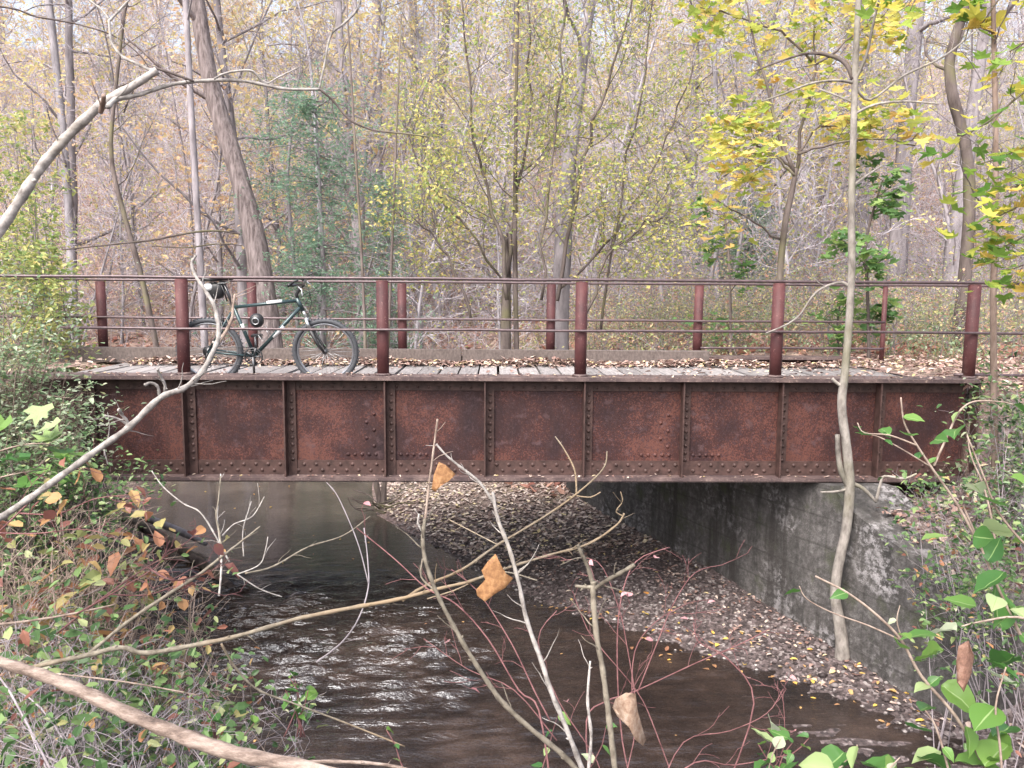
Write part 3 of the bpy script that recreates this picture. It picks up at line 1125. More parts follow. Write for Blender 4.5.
mb.tube([L(-.005, -.11, -.045), L(.415, -.133, -.045)], .004, 5)
mb.tube([L(0, .05, -.045), L(-.045, .01, -.045), L(-.03, -.06, -.045), L(.02, -.09, -.045), L(-.005, -.11, -.045)], .004, 5)
bpart(mb, 'chain', MT['steel'])
mb = MB()
mb.tube([L(.0, -.01, -.06), L(-.02, -.05, -.06), L(.005, -.13, -.055)], .013, 6)
torus(mb, L(.0, -.07, -.05), .018, .005, 14, 5); torus(mb, L(.0, -.13, -.05), .018, .005, 14, 5)
bpart(mb, 'derailleur', MT['black'])
for (u, w) in ((.135, .30), (.93, .315)):
    mb = MB()
    for s in (-.035, .035):
        mb.tube([L(u, w - .06, s), L(u, w + .03, s * .8)], .008, 6)
    mb.tube([L(u, w + .03, -.03), L(u + .005, w + .05, 0), L(u, w + .03, .03)], .003, 5)
    bpart(mb, 'rim_brake', MT['black'])

# ------------------------------------------------------------------ plants: growth
def wander(p, d, length, n, curl, rng, up=0.0, lift=0.0):
    P = [np.array(p, float)]
    d = nrm(d)
    for i in range(n):
        d = nrm(d + rng.normal(0, curl, 3) + np.array([0, 0, up]))
        P.append(P[-1] + d * length / n)
    return np.array(P), d
def perp(d, rng, ang):
    d = nrm(d)
    r = rng.normal(size=3)
    r -= d * (r @ d)
    r = nrm(r)
    return nrm(d * cos(ang) + r * sin(ang))
def interp(P, t):
    n = len(P) - 1
    i = min(int(t * n), n - 1)
    u = t * n - i
    return P[i] * (1 - u) + P[i + 1] * u, nrm(P[i + 1] - P[i])
TW = [.0015]
def branches(mt, mc, P, r0, r1, cfg, rng, tips, level=0):
    """spawn children along polyline P; levels in cfg: (count, len, t0, angle, curl, up, radius_factor, segs, sides)"""
    if level >= len(cfg):
        return
    cnt, ln, t0, ang, curl, up, rf, seg, sides = cfg[level]
    tgt = mt if level == 0 and mt is not None else mc
    last = level == len(cfg) - 1
    k = int(cnt * rng.uniform(.8, 1.2)) or 1
    for i in range(k):
        t = t0 + (1 - t0) * (i + rng.uniform(0, 1)) / k
        p, d = interp(P, min(t, .999))
        rr = (r0 + (r1 - r0) * t) * rf
        l = ln * rng.uniform(.55, 1.25) * (1.15 - .6 * t if level == 0 else 1)
        Q, _ = wander(p, perp(d, rng, ang * rng.uniform(.7, 1.25)), l, seg, curl, rng, up)
        rr = max(rr, TW[0])
        tgt.tube(Q, np.linspace(rr, max(rr * .3, TW[0] * .7), len(Q)), sides, cap=False)
        if last:
            tips.append(Q[-1]); tips.append(Q[len(Q) // 2])
        branches(None, mc, Q, rr, rr * .3, cfg, rng, tips, level + 1)

def make_tree_meshes(seed, H, r, base_frac, limbs, limb_len, barkm, twigm, leafm=None, nleaf=0, lsize=.09, kind='diamond', lean=0.0, tw=.008, dense=1.0, curl=.08):
    rng = np.random.RandomState(seed)
    t, c = MB(), MB()
    P, _ = wander((0, 0, -.3), (lean, rng.normal(0, .03), 1), H, 12, curl * .5, rng, .02)
    flare = np.linspace(1, .25, len(P))
    flare[0] *= 1.25
    t.tube(P, r * flare, 7, knob=.06)
    tips = []
    cfg = [(limbs, limb_len, base_frac, 1.05, .16, .05, .38, 6, 5), (7 * dense, limb_len * .42, .15, .8, .2, .04, .5, 4, 3), (5 * dense, limb_len * .2, .15, .75, .22, .03, .55, 3, 3)]
    branches(t, c, P, r, r * .25, cfg, rng, tips)
    tips = np.array(tips)
    if nleaf and leafm:
        idx = rng.randint(0, len(tips), nleaf)
        c.leaves(tips[idx] + rng.normal(0, .10, (nleaf, 3)), rng.uniform(.7, 1.3, nleaf) * lsize, kind, 1, .35)
    mats = [twigm] + ([leafm] if leafm else [])
    return t.mesh('trunk', barkm), c.mesh('crown', mats)
def put_tree(meshes, loc, s, rz, name, label, cat, group=None):
    root = thing(name, label, cat, loc, group)
    root.rotation_euler = (0, 0, rz)
    root.scale = (s, s, s)
    for nm, me in zip(('trunk', 'crown'), meshes):
        o = bpy.data.objects.new(nm, me)
        COL.objects.link(o)
        o.parent = root
    return root

VAR = []
B = MT
TW[0] = .0045
for k in range(5):   # tall forest trees with bare lower trunks
    VAR.append(('tall', make_tree_meshes(100 + k, 13.5 + .6 * k, .145, .12, 26, 3.4, B['bark_pale'] if k % 2 else B['bark_mid'], B['twig_pale'], [B['lf_orange'], B['lf_paleyellow'], None, B['lf_orange'], B['lf_paleyellow']][k], [2100, 3000, 0, 2000, 2600][k], .14, lean=[0, .06, -.05, .03, -.1][k])))
SAP = []
for k in range(7):   # thin understorey trees with many fine twigs
    SAP.append(make_tree_meshes(200 + k, 7.5 + k * .6, .045, .10, 26, 1.7, B['bark_pale'] if k % 3 else B['bark_mid'], B['twig_pale'], [B['lf_paleyellow'], None, B['lf_yellowgreen'], None, B['lf_paleyellow'], B['lf_orange'], None][k], [700, 0, 1000, 0, 1200, 800, 0][k], .085, lean=[0, .1, -.12, .04, -.06, .15, -.02][k], curl=.14))

COLS = [(60, "at the left edge"), (110, "over the deck's left end"), (175, 'left of the bicycle'), (215, 'over the bicycle rear wheel'), (255, 'over the bicycle saddle'), (300, 'over the bicycle handlebar'), (345, 'over the bicycle front wheel'), (400, 'over the second near post'),
        (440, 'left of the yellow-green tree'), (480, 'by the yellow-green tree'), (530, 'over the deck middle'), (570, 'behind the yellow-green tree'), (605, 'over the third near post'), (650, 'right of the yellow-green tree'), (690, 'left of the yellow maple'), (730, 'over the kerb end'), (770, 'behind the yellow maple'), (800, 'over the fourth near post'),
        (845, 'left of the foreground sapling'), (880, 'behind the foreground sapling'), (915, 'right of the foreground sapling'), (950, 'by the crooked dark tree'), (990, 'over the rightmost near post'), (2000, 'at the right edge')]
def place_words(px):
    for lim, w in COLS:
        if px < lim:
            return w
def dist_words(y):
    return 'near slope foot' if y < 22 else 'low on slope' if y < 33 else 'midway up slope' if y < 48 else 'high on slope'
def leaf_word(k, sap):
    return (['pale yellow leaves', 'bare twigs', 'yellow-green leaves', 'bare twigs', 'pale yellow leaves', 'orange leaves', 'bare twigs'] if sap else ['orange leaves', 'pale yellow leaves', 'bare twigs', 'orange leaves', 'pale yellow leaves'])[k]
def tell_apart(name):
    by = {}
    for o in bpy.data.objects:
        if o.parent is None and o.name.split('.')[0] == name and 'label' in o:
            by.setdefault(o['label'], []).append(o)
    for lab, os_ in by.items():
        if len(os_) < 2:
            continue
        os_.sort(key=lambda o: project(o.location)[0])
        words_ = {2: ('left', 'right'), 3: ('left', 'middle', 'right'), 4: ('leftmost', 'left', 'right', 'rightmost')}.get(len(os_))
        if words_:
            for o, w in zip(os_, words_):
                o['label'] = lab + ', ' + w
rng = np.random.RandomState(11)
taken = []
def free(x, y, d):
    return all((x - a) ** 2 + (y - b) ** 2 > d * d for a, b in taken)
n = 0
tries = 0
while n < 105 and tries < 4000:
    tries += 1
    y = 15 + 70 * rng.rand() ** 1.1
    px = rng.uniform(-40, 1064)
    x = ony(px, 292, y)[0]
    if not free(x, y, 1.5 + y * .02):
        continue
    # keep the stems off the hand-placed nearer trees
    taken.append((x, y))
    k = rng.randint(5)
    if px < 230 and rng.rand() < .3: k = rng.choice([0, 3])
    s = rng.uniform(.75, 1.25)
    w = ('thick' if s > 1.05 else 'slender')
    put_tree(VAR[k][1], (x, y, hz(x, y)), s, rng.uniform(0, 6.28), 'forest_tree',
             f"{w} {'pale' if k % 2 else 'brown'} tree with {leaf_word(k, False)} {dist_words(y)}, {place_words(px)}", 'tree', 'tall trees on the wooded hillside')
    n += 1
n = tries = 0
while n < 175 and tries < 6000:
    tries += 1
    y = 11 + 44 * rng.rand() ** 1.2
    px = rng.uniform(-40, 1064)
    x = ony(px, 292, y)[0]
    if not free(x, y, .8 + y * .015) or hz(x, y) < WZ + .3:
        continue
    taken.append((x, y))
    k = rng.randint(7)
    if px < 200 and rng.rand() < .5: k = rng.choice([4, 5])
    if 480 < px < 720 and rng.rand() < .4: k = rng.choice([2, 4])
    s = rng.uniform(.7, 1.3)
    w = ('tall' if s > 1.12 else 'short' if s < .88 else 'medium')
    put_tree(SAP[k], (x, y, hz(x, y)), s, rng.uniform(0, 6.28), 'understorey_tree',
             f"{w} {'pale' if k % 3 else 'brown'} sapling with {leaf_word(k, True)} {dist_words(y)}, {place_words(px)}", 'tree', 'young trees below the tall ones')
    n += 1

tell_apart('forest_tree')
tell_apart('understorey_tree')
# ------------------------------------------------------------------ hand-placed trees behind the bridge
def px_tree(name, label, pts, widths, depth, barkm, twigm, top=4.0, cfg=None, leaf=None, seed=1, cat='tree', base_drop=True, extra=None, knob=.08):
    """trunk through photo points at one depth, from the base up; continued to the ground and upward"""
    rng = np.random.RandomState(seed)
    P = [at(px, py, depth) for px, py in pts]
    R_ = [.80 * w / 2 * depth / F_PX for w in widths]
    base = P[0].copy()
    gz = hz(base[0], base[1])
    if base_drop and base[2] > gz:
        d = P[0] - P[1]
        d = d / abs(d[2])
        b = P[0] + d * min(.6, 1) * (base[2] - gz + .15)
        b[2] = gz - .15
        P.insert(0, b)
        R_.insert(0, R_[0] * 1.15)
    if top:
        d = nrm(P[-1] - P[-2])
        Q, _ = wander(P[-1], d, top, 5, .08, rng, .02)
        P += list(Q[1:])
        R_ += list(np.linspace(R_[-1] * .9, R_[-1] * .35, 5))
    # smooth resample
    P = np.array(P)
    tt = np.arange(len(P))
    ts = np.linspace(0, len(P) - 1, len(P) * 3)
    PP = np.stack([np.interp(ts, tt, P[:, k]) for k in range(3)], 1)
    for _ in range(2):
        PP[1:-1] = (PP[:-2] + 2 * PP[1:-1] + PP[2:]) / 4
    RR = np.interp(ts, tt, R_)
    t, c = MB(), MB()
    t.tube(PP, RR, 10, knob=knob)
    tips = []
    if cfg:
        branches(t, c, PP, RR[0], RR[-1], cfg, rng, tips)
    if extra:
        extra(t, c, tips, rng)
    mats = [twigm]
    if leaf and tips:
        lm, nl, ls, lk, lup, spread = leaf
        tp = np.array(tips)
        idx = rng.randint(0, len(tp), nl)
        c.leaves(tp[idx] + rng.normal(0, spread, (nl, 3)), rng.uniform(.65, 1.3, nl) * ls, lk, 1, lup)
        mats.append(lm)
    root = thing(name, label, cat, tuple(P[0]))
    t.build('trunk', barkm, root)
    if c.n:
        c.build('crown', mats, root)
    return root
C_TALL = [(9, 2.6, .35, 1.0, .16, .05, .35, 6, 5), (5, 1.1, .2, .8, .2, .04, .5, 4, 3), (4, .5, .15, .75, .22, .03, .55, 3, 3)]
C_TWIG = [(14, 1.5, .15, 1.0, .18, .05, .3, 6, 4), (6, .7, .15, .8, .2, .03, .5, 4, 3), (3, .35, .2, .7, .2, .02, .6, 3, 3)]
px_tree('leaning_tree', 'thick furrowed brown tree leaning left behind the bicycle', [(264, 300), (250, 225), (227, 150), (205, 90), (188, -20)], [30, 26, 23, 21, 19], 16, B['bark_furrow'], B['twig_mid'], 7, C_TALL, seed=31)
px_tree('straight_tree', 'dark thin straight tree beside the leaning brown tree', [(201, 300), (195, 220), (187, 110), (179, -20)], [9, 8.5, 8, 7.5], 14.5, B['bark_mid'], B['twig_mid'], 5, C_TALL, seed=32)
px_tree('forest_tree', 'grey upright tree behind the arching limb, left of centre', [(377, 300), (376, 200), (374, 100), (370, -20)], [13, 12, 11, 10], 27, B['bark_mid'], B['twig_pale'], 6, C_TALL, seed=33)
px_tree('forest_tree', 'dark forked tree trunk rising at the top left of the yellow-green tree', [(430, 300), (432, 200), (437, 80), (442, 20), (440, -20)], [14, 13, 12, 10, 9], 31, B['bark_dark'], B['twig_mid'], 6, C_TALL, seed=34)
px_tree('forest_tree', 'pale tree trunk between the grey upright one and the dark forked one', [(411, 300), (408, 150), (402, -20)], [12, 11, 10], 33, B['bark_pale'], B['twig_pale'], 6, C_TALL, seed=35)
px_tree('olive_barked_tree', 'stout olive-grey trunk standing behind the yellow-green tree', [(559, 310), (561, 230), (566, 160), (578, 60), (588, -20)], [24, 21, 17, 14, 12], 15, B['bark_mid'], B['twig_mid'], 5, C_TALL, seed=36)
px_tree('forest_tree', 'broad pale grey straight trunk right of the foreground sapling', [(893, 300), (899, 180), (906, 80), (913, -20)], [25, 21, 19, 18], 21, B['bark_mid'], B['twig_pale'], 8, C_TALL, seed=37)
px_tree('forest_tree', 'dark grey straight trunk directly behind the foreground sapling', [(859, 300), (858, 150), (856, -20)], [22, 19, 18], 24, B['bark_mid'], B['twig_pale'], 8, C_TALL, seed=38)
px_tree('crooked_tree', 'dark crooked trunk with a sideways bend left of the rightmost near post', [(961, 300), (966, 230), (968, 175), (960, 125), (946, 85), (944, 50), (956, 15), (964, -20)], [17, 15, 14, 13, 13, 12, 12, 11], 12.5, B['bark_dark'], B['twig_mid'], 4, C_TALL, seed=39)
px_tree('forest_tree', 'pale thin trunk rising at the far left of the picture', [(72, 300), (62, 150), (40, -20)], [10, 9, 9], 24, B['bark_pale'], B['twig_pale'], 7, C_TALL, seed=40)
px_tree('forest_tree', 'broad pale trunk behind the rightmost near post', [(950, 300), (957, 200), (975, 60), (985, -20)], [30, 20, 14, 13], 19, B['bark_mid'], B['twig_pale'], 8, C_TALL, seed=41)
px_tree('young_tree', 'dark slender tree curving left over the left end of the railing', [(142, 285), (120, 215), (105, 160), (112, 90), (118, 30)], [7, 6, 5, 4.5, 4], 16.5, B['bark_dark'], B['twig_mid'], 1.5, C_TWIG, seed=42)
px_tree('young_tree', 'thin dark stem with sideways twigs between bicycle and leaning tree', [(295, 300), (290, 240), (283, 180), (290, 120)], [5, 4, 4, 3], 18.5, B['bark_mid'], B['twig_mid'], 1.5, C_TWIG, seed=43)
px_tree('young_tree', 'thin pale stem before the dark evergreen', [(320, 290), (317, 200), (312, 130)], [7, 6, 5], 19, B['bark_pale'], B['twig_pale'], 3, C_TWIG, seed=47)
px_tree('young_tree', 'thin straight pale pole right of the yellow-green tree', [(716, 300), (712, 200), (712, 90), (708, 0)], [7, 6, 6, 5], 20, B['bark_pale'], B['twig_pale'], 3, C_TWIG, seed=48)

# the yellow-green many-stemmed tree in the centre
def yg_extra(t, c, tips, rng):
    dep = 13.0
    stems = [[(506, 300), (498, 235), (486, 190), (470, 140), (462, 60), (455, -10)], [(506, 275), (513, 200), (520, 150), (528, 80), (520, -10)],
             [(556, 300), (575, 190), (590, 120), (612, 60), (628, -10)], [(508, 290), (472, 235), (440, 205), (418, 170), (400, 120)],
             [(556, 290), (610, 240), (640, 190), (665, 130), (690, 60)], [(600, 330), (612, 240), (625, 150), (640, 60), (648, -10)],
             [(540, 300), (545, 200), (556, 100), (560, -20)], [(470, 320), (455, 270), (430, 235), (412, 220)], [(580, 330), (600, 260), (640, 225), (668, 215)]]
    for i, s in enumerate(stems):
        dd = dep + rng.uniform(-1.2, 1.2)
        P = np.array([at(x, y, dd) for x, y in s])
        tt = np.arange(len(P)); ts = np.linspace(0, len(P) - 1, len(P) * 3)
        PP = np.stack([np.interp(ts, tt, P[:, k]) for k in range(3)], 1)
        PP[1:-1] += rng.normal(0, .03, PP[1:-1].shape)
        r0 = .034 if i < 3 else .022
        t.tube(PP, np.linspace(r0, .012, len(PP)), 6, knob=.05)
        branches(t, c, PP, r0, .012, [(13, 1.15, .12, .9, .15, .06, .4, 6, 4), (6, .55, .15, .75, .2, .03, .5, 4, 3), (3, .28, .2, .7, .2, 0, .6, 3, 3)], rng, tips)
px_tree('yellow_green_tree', 'small many-stemmed tree full of yellow-green leaves behind the middle of the bridge', [(505, 330), (505, 300), (506, 270)], [13, 12, 9], 13, B['bark_dark'], B['twig_mid'], .6,
        None, (B['lf_yellowgreen'], 13000, .068, 'diamond', .3, .12), 51, extra=yg_extra)

# yellow maple behind the right part of the bridge
def maple_extra(t, c, tips, rng):
    def limb(s, dd, r0, sub=7, l=.9):
        P = np.array([at(x, y, dd) for x, y in s])
        tt = np.arange(len(P)); ts = np.linspace(0, len(P) - 1, len(P) * 3)
        PP = np.stack([np.interp(ts, tt, P[:, k]) for k in range(3)], 1)
        PP[1:-1] += rng.normal(0, .012, PP[1:-1].shape)
        t.tube(PP, np.linspace(r0, .008, len(PP)), 6, knob=.05)
        branches(t, c, PP, r0 * .8, .01, [(sub, l * .5, .35, .9, .12, 0, .4, 5, 4), (3, .25, .3, .7, .2, 0, .5, 3, 3)], rng, tips)
    D = 10.8
    limb([(792, 172), (772, 125), (765, 90), (750, 40), (738, -10)], D, .03)
    limb([(792, 172), (799, 120), (812, 60), (808, 10)], D + .4, .028)
    limb([(795, 150), (825, 140), (870, 132), (912, 140)], D - .5, .02, 10)
    limb([(792, 165), (760, 145), (735, 130)], D + .3, .02, 8)
    limb([(792, 172), (780, 160), (760, 148), (740, 150)], D - .7, .018, 9)
    limb([(795, 150), (815, 122), (850, 118)], D, .02, 8)
    limb([(810, 60), (780, 30), (720, 10), (695, 5)], D + .6, .018, 9)
    limb([(812, 60), (850, 30), (880, 10)], D - .2, .018, 9)
    limb([(778, 235), (745, 215), (712, 195)], D, .015, 4)
px_tree('yellow_maple', 'young maple with layered bright yellow leaves behind the fourth near post', [(776, 330), (778, 270), (783, 215), (790, 185), (793, 165)], [9, 8, 8, 7, 6], 10.8, B['bark_dark'], B['twig_dark'], 0,
        None, (B['lf_yellow'], 1050, .14, 'maple', .62, .16), 52, extra=maple_extra)
def mleaf_cluster(c, tips, rng, pts, D, n, spread):
    pass
# green maple sapling right of it
px_tree('maple_sapling', 'small maple sapling with dark green leaves behind the far railing, right of the yellow maple', [(868, 330), (866, 280), (862, 240), (872, 200), (880, 175)], [4, 4, 3, 3, 2], 10.6, B['bark_dark'], B['twig_dark'], 0,
        [(9, .55, .15, 1.1, .12, .02, .5, 5, 4), (3, .22, .3, .8, .2, 0, .6, 3, 3)], (B['lf_green'], 330, .13, 'maple', .6, .08), 53)
px_tree('maple_sapling', 'low green maple sapling beside the far thin railing post', [(838, 345), (836, 320), (840, 290)], [3, 3, 2], 10.9, B['bark_dark'], B['twig_dark'], 0,
        [(6, .4, .1, 1.1, .12, .02, .5, 5, 4), (3, .2, .3, .8, .2, 0, .6, 3, 3)], (B['lf_green'], 90, .12, 'maple', .6, .08), 54)
px_tree('maple_sapling', 'small maple with green and yellow leaves left of the yellow maple trunk', [(730, 330), (728, 260), (722, 210)], [4, 3, 3], 12, B['bark_dark'], B['twig_dark'], 0,
        [(8, .6, .1, 1.1, .12, .02, .5, 5, 4), (3, .25, .3, .8, .2, 0, .6, 3, 3)], (B['lf_green'], 120, .13, 'maple', .6, .1), 55)

# evergreens
def evergreen(label, px, py, D, hpx, wpx, seed, nl):
    rng = np.random.RandomState(seed)
    b = at(px, py, D)
    x, y = b[0], b[1]
    z0 = hz(x, y)
    H = hpx * D / F_PX + (b[2] - z0)
    W = wpx * D / F_PX / 2
    t, c = MB(), MB()
    t.tube([(x, y, z0 - .2), (x + .1, y, z0 + H * .5), (x, y, z0 + H)], [.09, .06, .01], 7)
    tips = []
    for i in range(120):
        h = rng.uniform(.08, .98)
        a = rng.uniform(0, 6.28)
        l = W * (1.05 - .55 * h) * rng.uniform(.35, 1.2)
        Q, _ = wander((x, y, z0 + H * h), (cos(a), sin(a), .05), l, 6, .1, rng, -.03)
        t.tube(Q, np.linspace(.018, .004, 7), 3, cap=False)
        for q in Q[1:]:
            for _ in range(3):
                tips.append(q + rng.normal(0, .12 + .16 * l, 3) * (1, 1, .8))
    tp = np.array(tips)
    idx = rng.randint(0, len(tp), nl)
    c.leaves(tp[idx] + rng.normal(0, .05, (nl, 3)), rng.uniform(.6, 1.4, nl) * .085, 'diamond', 0, .5, ratio=.5)
    r = thing('evergreen_tree', label, 'tree', (x, y, z0))
    t.build('trunk', B['bark_mid'], r)
    c.build('crown', [B['lf_everg']], r)
evergreen('dark green feathery evergreen behind the bicycle handlebar', 318, 292, 17.5, 195, 250, 61, 19000)
evergreen('smaller green evergreen left of the yellow-green tree', 385, 292, 19, 120, 90, 62, 7000)
evergreen('low green evergreen seen past the yellow maple', 745, 300, 21, 100, 120, 63, 7000)

TW[0] = .0012
# undergrowth behind the bridge (nobody could count it)
def scatter_stems(name, n, xr, yr, hr, leafm, nl, ls, twigm, seed, kind='diamond', per=3, curl=.2, r=.004, spread=.08):
    rng = np.random.RandomState(seed)
    m = MB()
    tips = []
    for i in range(n):
        y = rng.uniform(*yr)
        x = rng.uniform(*xr) * (1 + max(0, y - yr[0]) / 22)
        z = hz(x, y)
        if z < (WZ + 1.1 if y > 2.6 else WZ + .15):
            continue
        h = rng.uniform(*hr)
        Q, _ = wander((x, y, z - .03), (rng.normal(0, .35), rng.normal(0, .35), 1), h, 6, curl, rng, -.03)
        m.tube(Q, np.linspace(r * 1.6, r * .5, 7), 3, cap=False)
        for k in range(per):
            p, d = interp(Q, rng.uniform(.25, .95))
            W, _ = wander(p, perp(d, rng, .9), h * rng.uniform(.2, .55), 4, .2, rng)
            m.tube(W, np.linspace(r, r * .4, 5), 3, cap=False)
            tips += list(W[1:])
        tips += list(Q[3:])
    tp = np.array(tips)
    idx = rng.randint(0, len(tp), nl)
    m.leaves(tp[idx] + rng.normal(0, spread, (nl, 3)), rng.uniform(.6, 1.4, nl) * ls, kind, 1, .35)
    o = m.build(name, [twigm, leafm])
    return tag(o, kind='stuff')
scatter_stems('undergrowth', 2600, (-9, 9), (3.6, 13), (.5, 1.5), B['lf_under'], 36000, .05, B['twig_mid'], 71)
scatter_stems('brush', 2400, (-15, 15), (12, 26), (1.0, 3.4), B['lf_under'], 22000, .075, B['twig_pale'], 72, per=6, r=.0055)
scatter_stems('hillside_brush', 2400, (-17, 17), (24, 60), (1.5, 5.0), B['lf_paleyellow'], 9000, .11, B['twig_pale'], 73, per=6, r=.009)
scatter_stems('grass_tufts', 2600, (-8, 9), (3.2, 12), (.2, .7), B['lf_shrub'], 16000, .05, B['lf_under'], 74, per=2, r=.003)

# leaf litter
def litter(name, n, fn, size, m, seed, up=.75, kind='oval'):
    rng = np.random.RandomState(seed)
    P = fn(rng, n)
    mb = MB()
    mb.leaves(P, rng.uniform(.6, 1.4, len(P)) * size, kind, 0, up)
    o = mb.build(name, [m])
    return tag(o, kind='stuff')
def deck_pile(rng, n):
    x = rng.uniform(-4.3, 4.4, n)
    y = np.where(rng.rand(n) < .955, 2.23 - np.abs(rng.normal(0, .13, n)), rng.uniform(.2, 2.2, n))
    right = rng.rand(n) < .06
    x = np.where(right, rng.uniform(2.0, 4.8, n), x)
    y = np.where(right, rng.uniform(.5, 2.6, n), y)
    z = DZ + .008 + rng.rand(n) ** .5 * .10 * np.clip((y - 1.75) / .5, 0, 1) ** 1.3 * (.75 + .25 * np.sin(x * 3.1))
    return np.stack([x, y, z], 1)
litter('leaves_on_deck', 3700, deck_pile, .065, B['lf_litter'], 81)
def flange_leaves(rng, n):
    x = rng.uniform(-4.2, 4.3, n)
    top = rng.rand(n) < .6
    y = np.where(top, rng.uniform(-.14, .14, n), rng.uniform(-.14, -.04, n))
    z = np.where(top, .003, -.927)
    return np.stack([x, y, z + .004], 1)
def path_leaves(rng, n):
    x = np.where(rng.rand(n) < .7, rng.uniform(4.3, 11, n), rng.uniform(-12, -4.3, n)); y = rng.uniform(-.3, 3.2, n)
    return np.stack([x, y, np.full(n, -.05) + rng.rand(n) * .03], 1)
litter('leaves_on_path', 4200, path_leaves, .07, B['lf_litter'], 89, .75)
litter('leaves_on_flange', 330, flange_leaves, .038, B['lf_litter'], 82, .85)
def bar_leaves(rng, n, lo=2.1, hi=7.5):
    y = rng.uniform(lo, hi, n)
    rx = np.interp(y, RY, RX)
    x = rx + np.abs(rng.rand(n)) * 3.4 + .1
    k = (x < wall_x(y) - .02) | (y > 4.3)
    prob = np.where(y > 2.6, 1, .06 + .22 * (wall_x(y) - x < .7) + .5 * smooth((y - 1.2) / 1.4))
    k &= rng.rand(n) < prob
    x, y = x[k], y[k]
    return np.stack([x, y, height(x, y) + .012], 1)
litter('wet_leaves_on_gravel', 9000, lambda r, n: bar_leaves(r, n, -2.2, 2.3), .048, B['lf_litter'], 90, .85)
litter('leaves_on_gravel_bar', 8500, bar_leaves, .068, leaf_mat('lf_bar', [(0, (.20, .135, .115)), (.4, (.38, .30, .265)), (.85, (.58, .50, .45)), (1, (.6, .5, .28))], .1, .8), 83, .8)  # paler leaf colours, light from behind the bridge put into them
def shore_leaves(rng, n):
    y = rng.uniform(-1.5, 1.0, n)
    x = np.interp(y, RY, RX) + rng.normal(.25, .3, n)
    return np.stack([x, y, np.maximum(height(x, y), WZ) + .012], 1)
litter('yellow_leaves_at_waterline', 110, shore_leaves, .055, B['lf_litter_yellow'], 84, .85)
def float_leaves(rng, n):
    y = rng.uniform(-2.5, 7, n); x = rng.uniform(-6, 4, n)
    k = height(x, y) < WZ - .02
    return np.stack([x[k], y[k], np.full(k.sum(), WZ + .006)], 1)
litter('floating_leaves', 90, float_leaves, .04, B['lf_litter_yellow'], 85, .97)
def forest_floor(rng, n):
    y = 4 + 50 * rng.rand(n) ** 1.1
    x = rng.uniform(-.75, .75, n) * (y + 8)
    k = height(x, y) > WZ + .4
    x, y = x[k], y[k]
    return np.stack([x, y, height(x, y) + .02], 1)
litter('forest_leaf_litter', 34000, forest_floor, .16, B['lf_salmon'], 86, .45)
def bank_leaves(rng, n):
    x = rng.uniform(2.8, 7.5, n); y = rng.uniform(-3, 3.4, n)
    k = (x > wall_x(y) + .05) & ((x > 4.5) | (y < -.25))
    x, y = x[k], y[k]
    return np.stack([x, y, height(x, y) + .015], 1)
litter('leaves_on_right_bank', 9000, bank_leaves, .07, B['lf_litter'], 87, .55)
def left_leaves(rng, n):
    x = rng.uniform(-8, 0.5, n); y = rng.uniform(-7, 0, n)
    h = height(x, y)
    k = h > WZ + .1
    return np.stack([x[k], y[k], h[k] + .015], 1)
litter('leaves_on_left_bank', 1500, left_leaves, .065, B['lf_litter'], 88, .6)

# pebbles
MT['pebble'] = leaf_mat('pebble', [(0, (.03, .022, .022)), (.5, (.08, .062, .06)), (.85, (.17, .145, .14)), (1, (.42, .39, .37))], 0.0, .6)
rng = np.random.RandomState(91)
mb = MB()
oct_v = np.array([(1, 0, 0), (.6, .7, 0), (-.3, .9, 0), (-1, .1, 0), (-.5, -.8, 0), (.5, -.8, 0), (0, 0, .8), (0, 0, -.8)], float)
oct_f = [(k, (k + 1) % 6, 6) for k in range(6)] + [((k + 1) % 6, k, 7) for k in range(6)]
for i in range(5200):
    y = rng.uniform(-2.2, 4.0)
    x = np.interp(y, RY, RX) - .25 + rng.rand() ** 1.2 * 2.6
    if x > wall_x(y) - .02:
        continue
    r = rng.uniform(.008, .026) * (1.9 if rng.rand() < .04 else 1)
    v = oct_v * rng.uniform(.75, 1.2, (8, 3)) * (r, r, r * .65)
    a = rng.uniform(0, 6.28)
    R2 = np.array([[cos(a), -sin(a), 0], [sin(a), cos(a), 0], [0, 0, 1]])
    mb.add(v @ R2.T + (x, y, hz(x, y) + r * .25), oct_f, 0, True)
tag(mb.build('gravel', MT['pebble']), kind='stuff')

# stumps / stems standing at the gravel bar and in the stream
def stick_thing(name, label, cat, strands, D, m, sides=8, ends=None):
    """strands: list of (points px, widths px[, depth])"""
    first = strands[0]
    root = None
    b = at(*first[0][0], D)
    root = thing(name, label, cat, tuple(b))
    mb = MB()
    for s in strands:
        P = [at(x, y, (s[2] if len(s) > 2 else D)) for x, y in s[0]]
        mb.tube(smooth_pts(P), np.interp(np.linspace(0, 1, (len(P) - 1) * 4 + 1), np.linspace(0, 1, len(s[1])), s[1]) / 2 * D / F_PX, sides, knob=.07)
    mb.build('stem', m, root)
    return root
def smooth_pts(P, k=4):
    P = np.array(P, float)
    n = len(P)
    out = []
    for i in range(n - 1):
        p0 = P[max(i - 1, 0)]; p1 = P[i]; p2 = P[i + 1]; p3 = P[min(i + 2, n - 1)]
        for j in range(k):
            t = j / k
            out.append(.5 * ((2 * p1) + (-p0 + p2) * t + (2 * p0 - 5 * p1 + 4 * p2 - p3) * t * t + (-p0 + 3 * p1 - 3 * p2 + p3) * t ** 3))
    out.append(P[-1])
    return np.array(out)
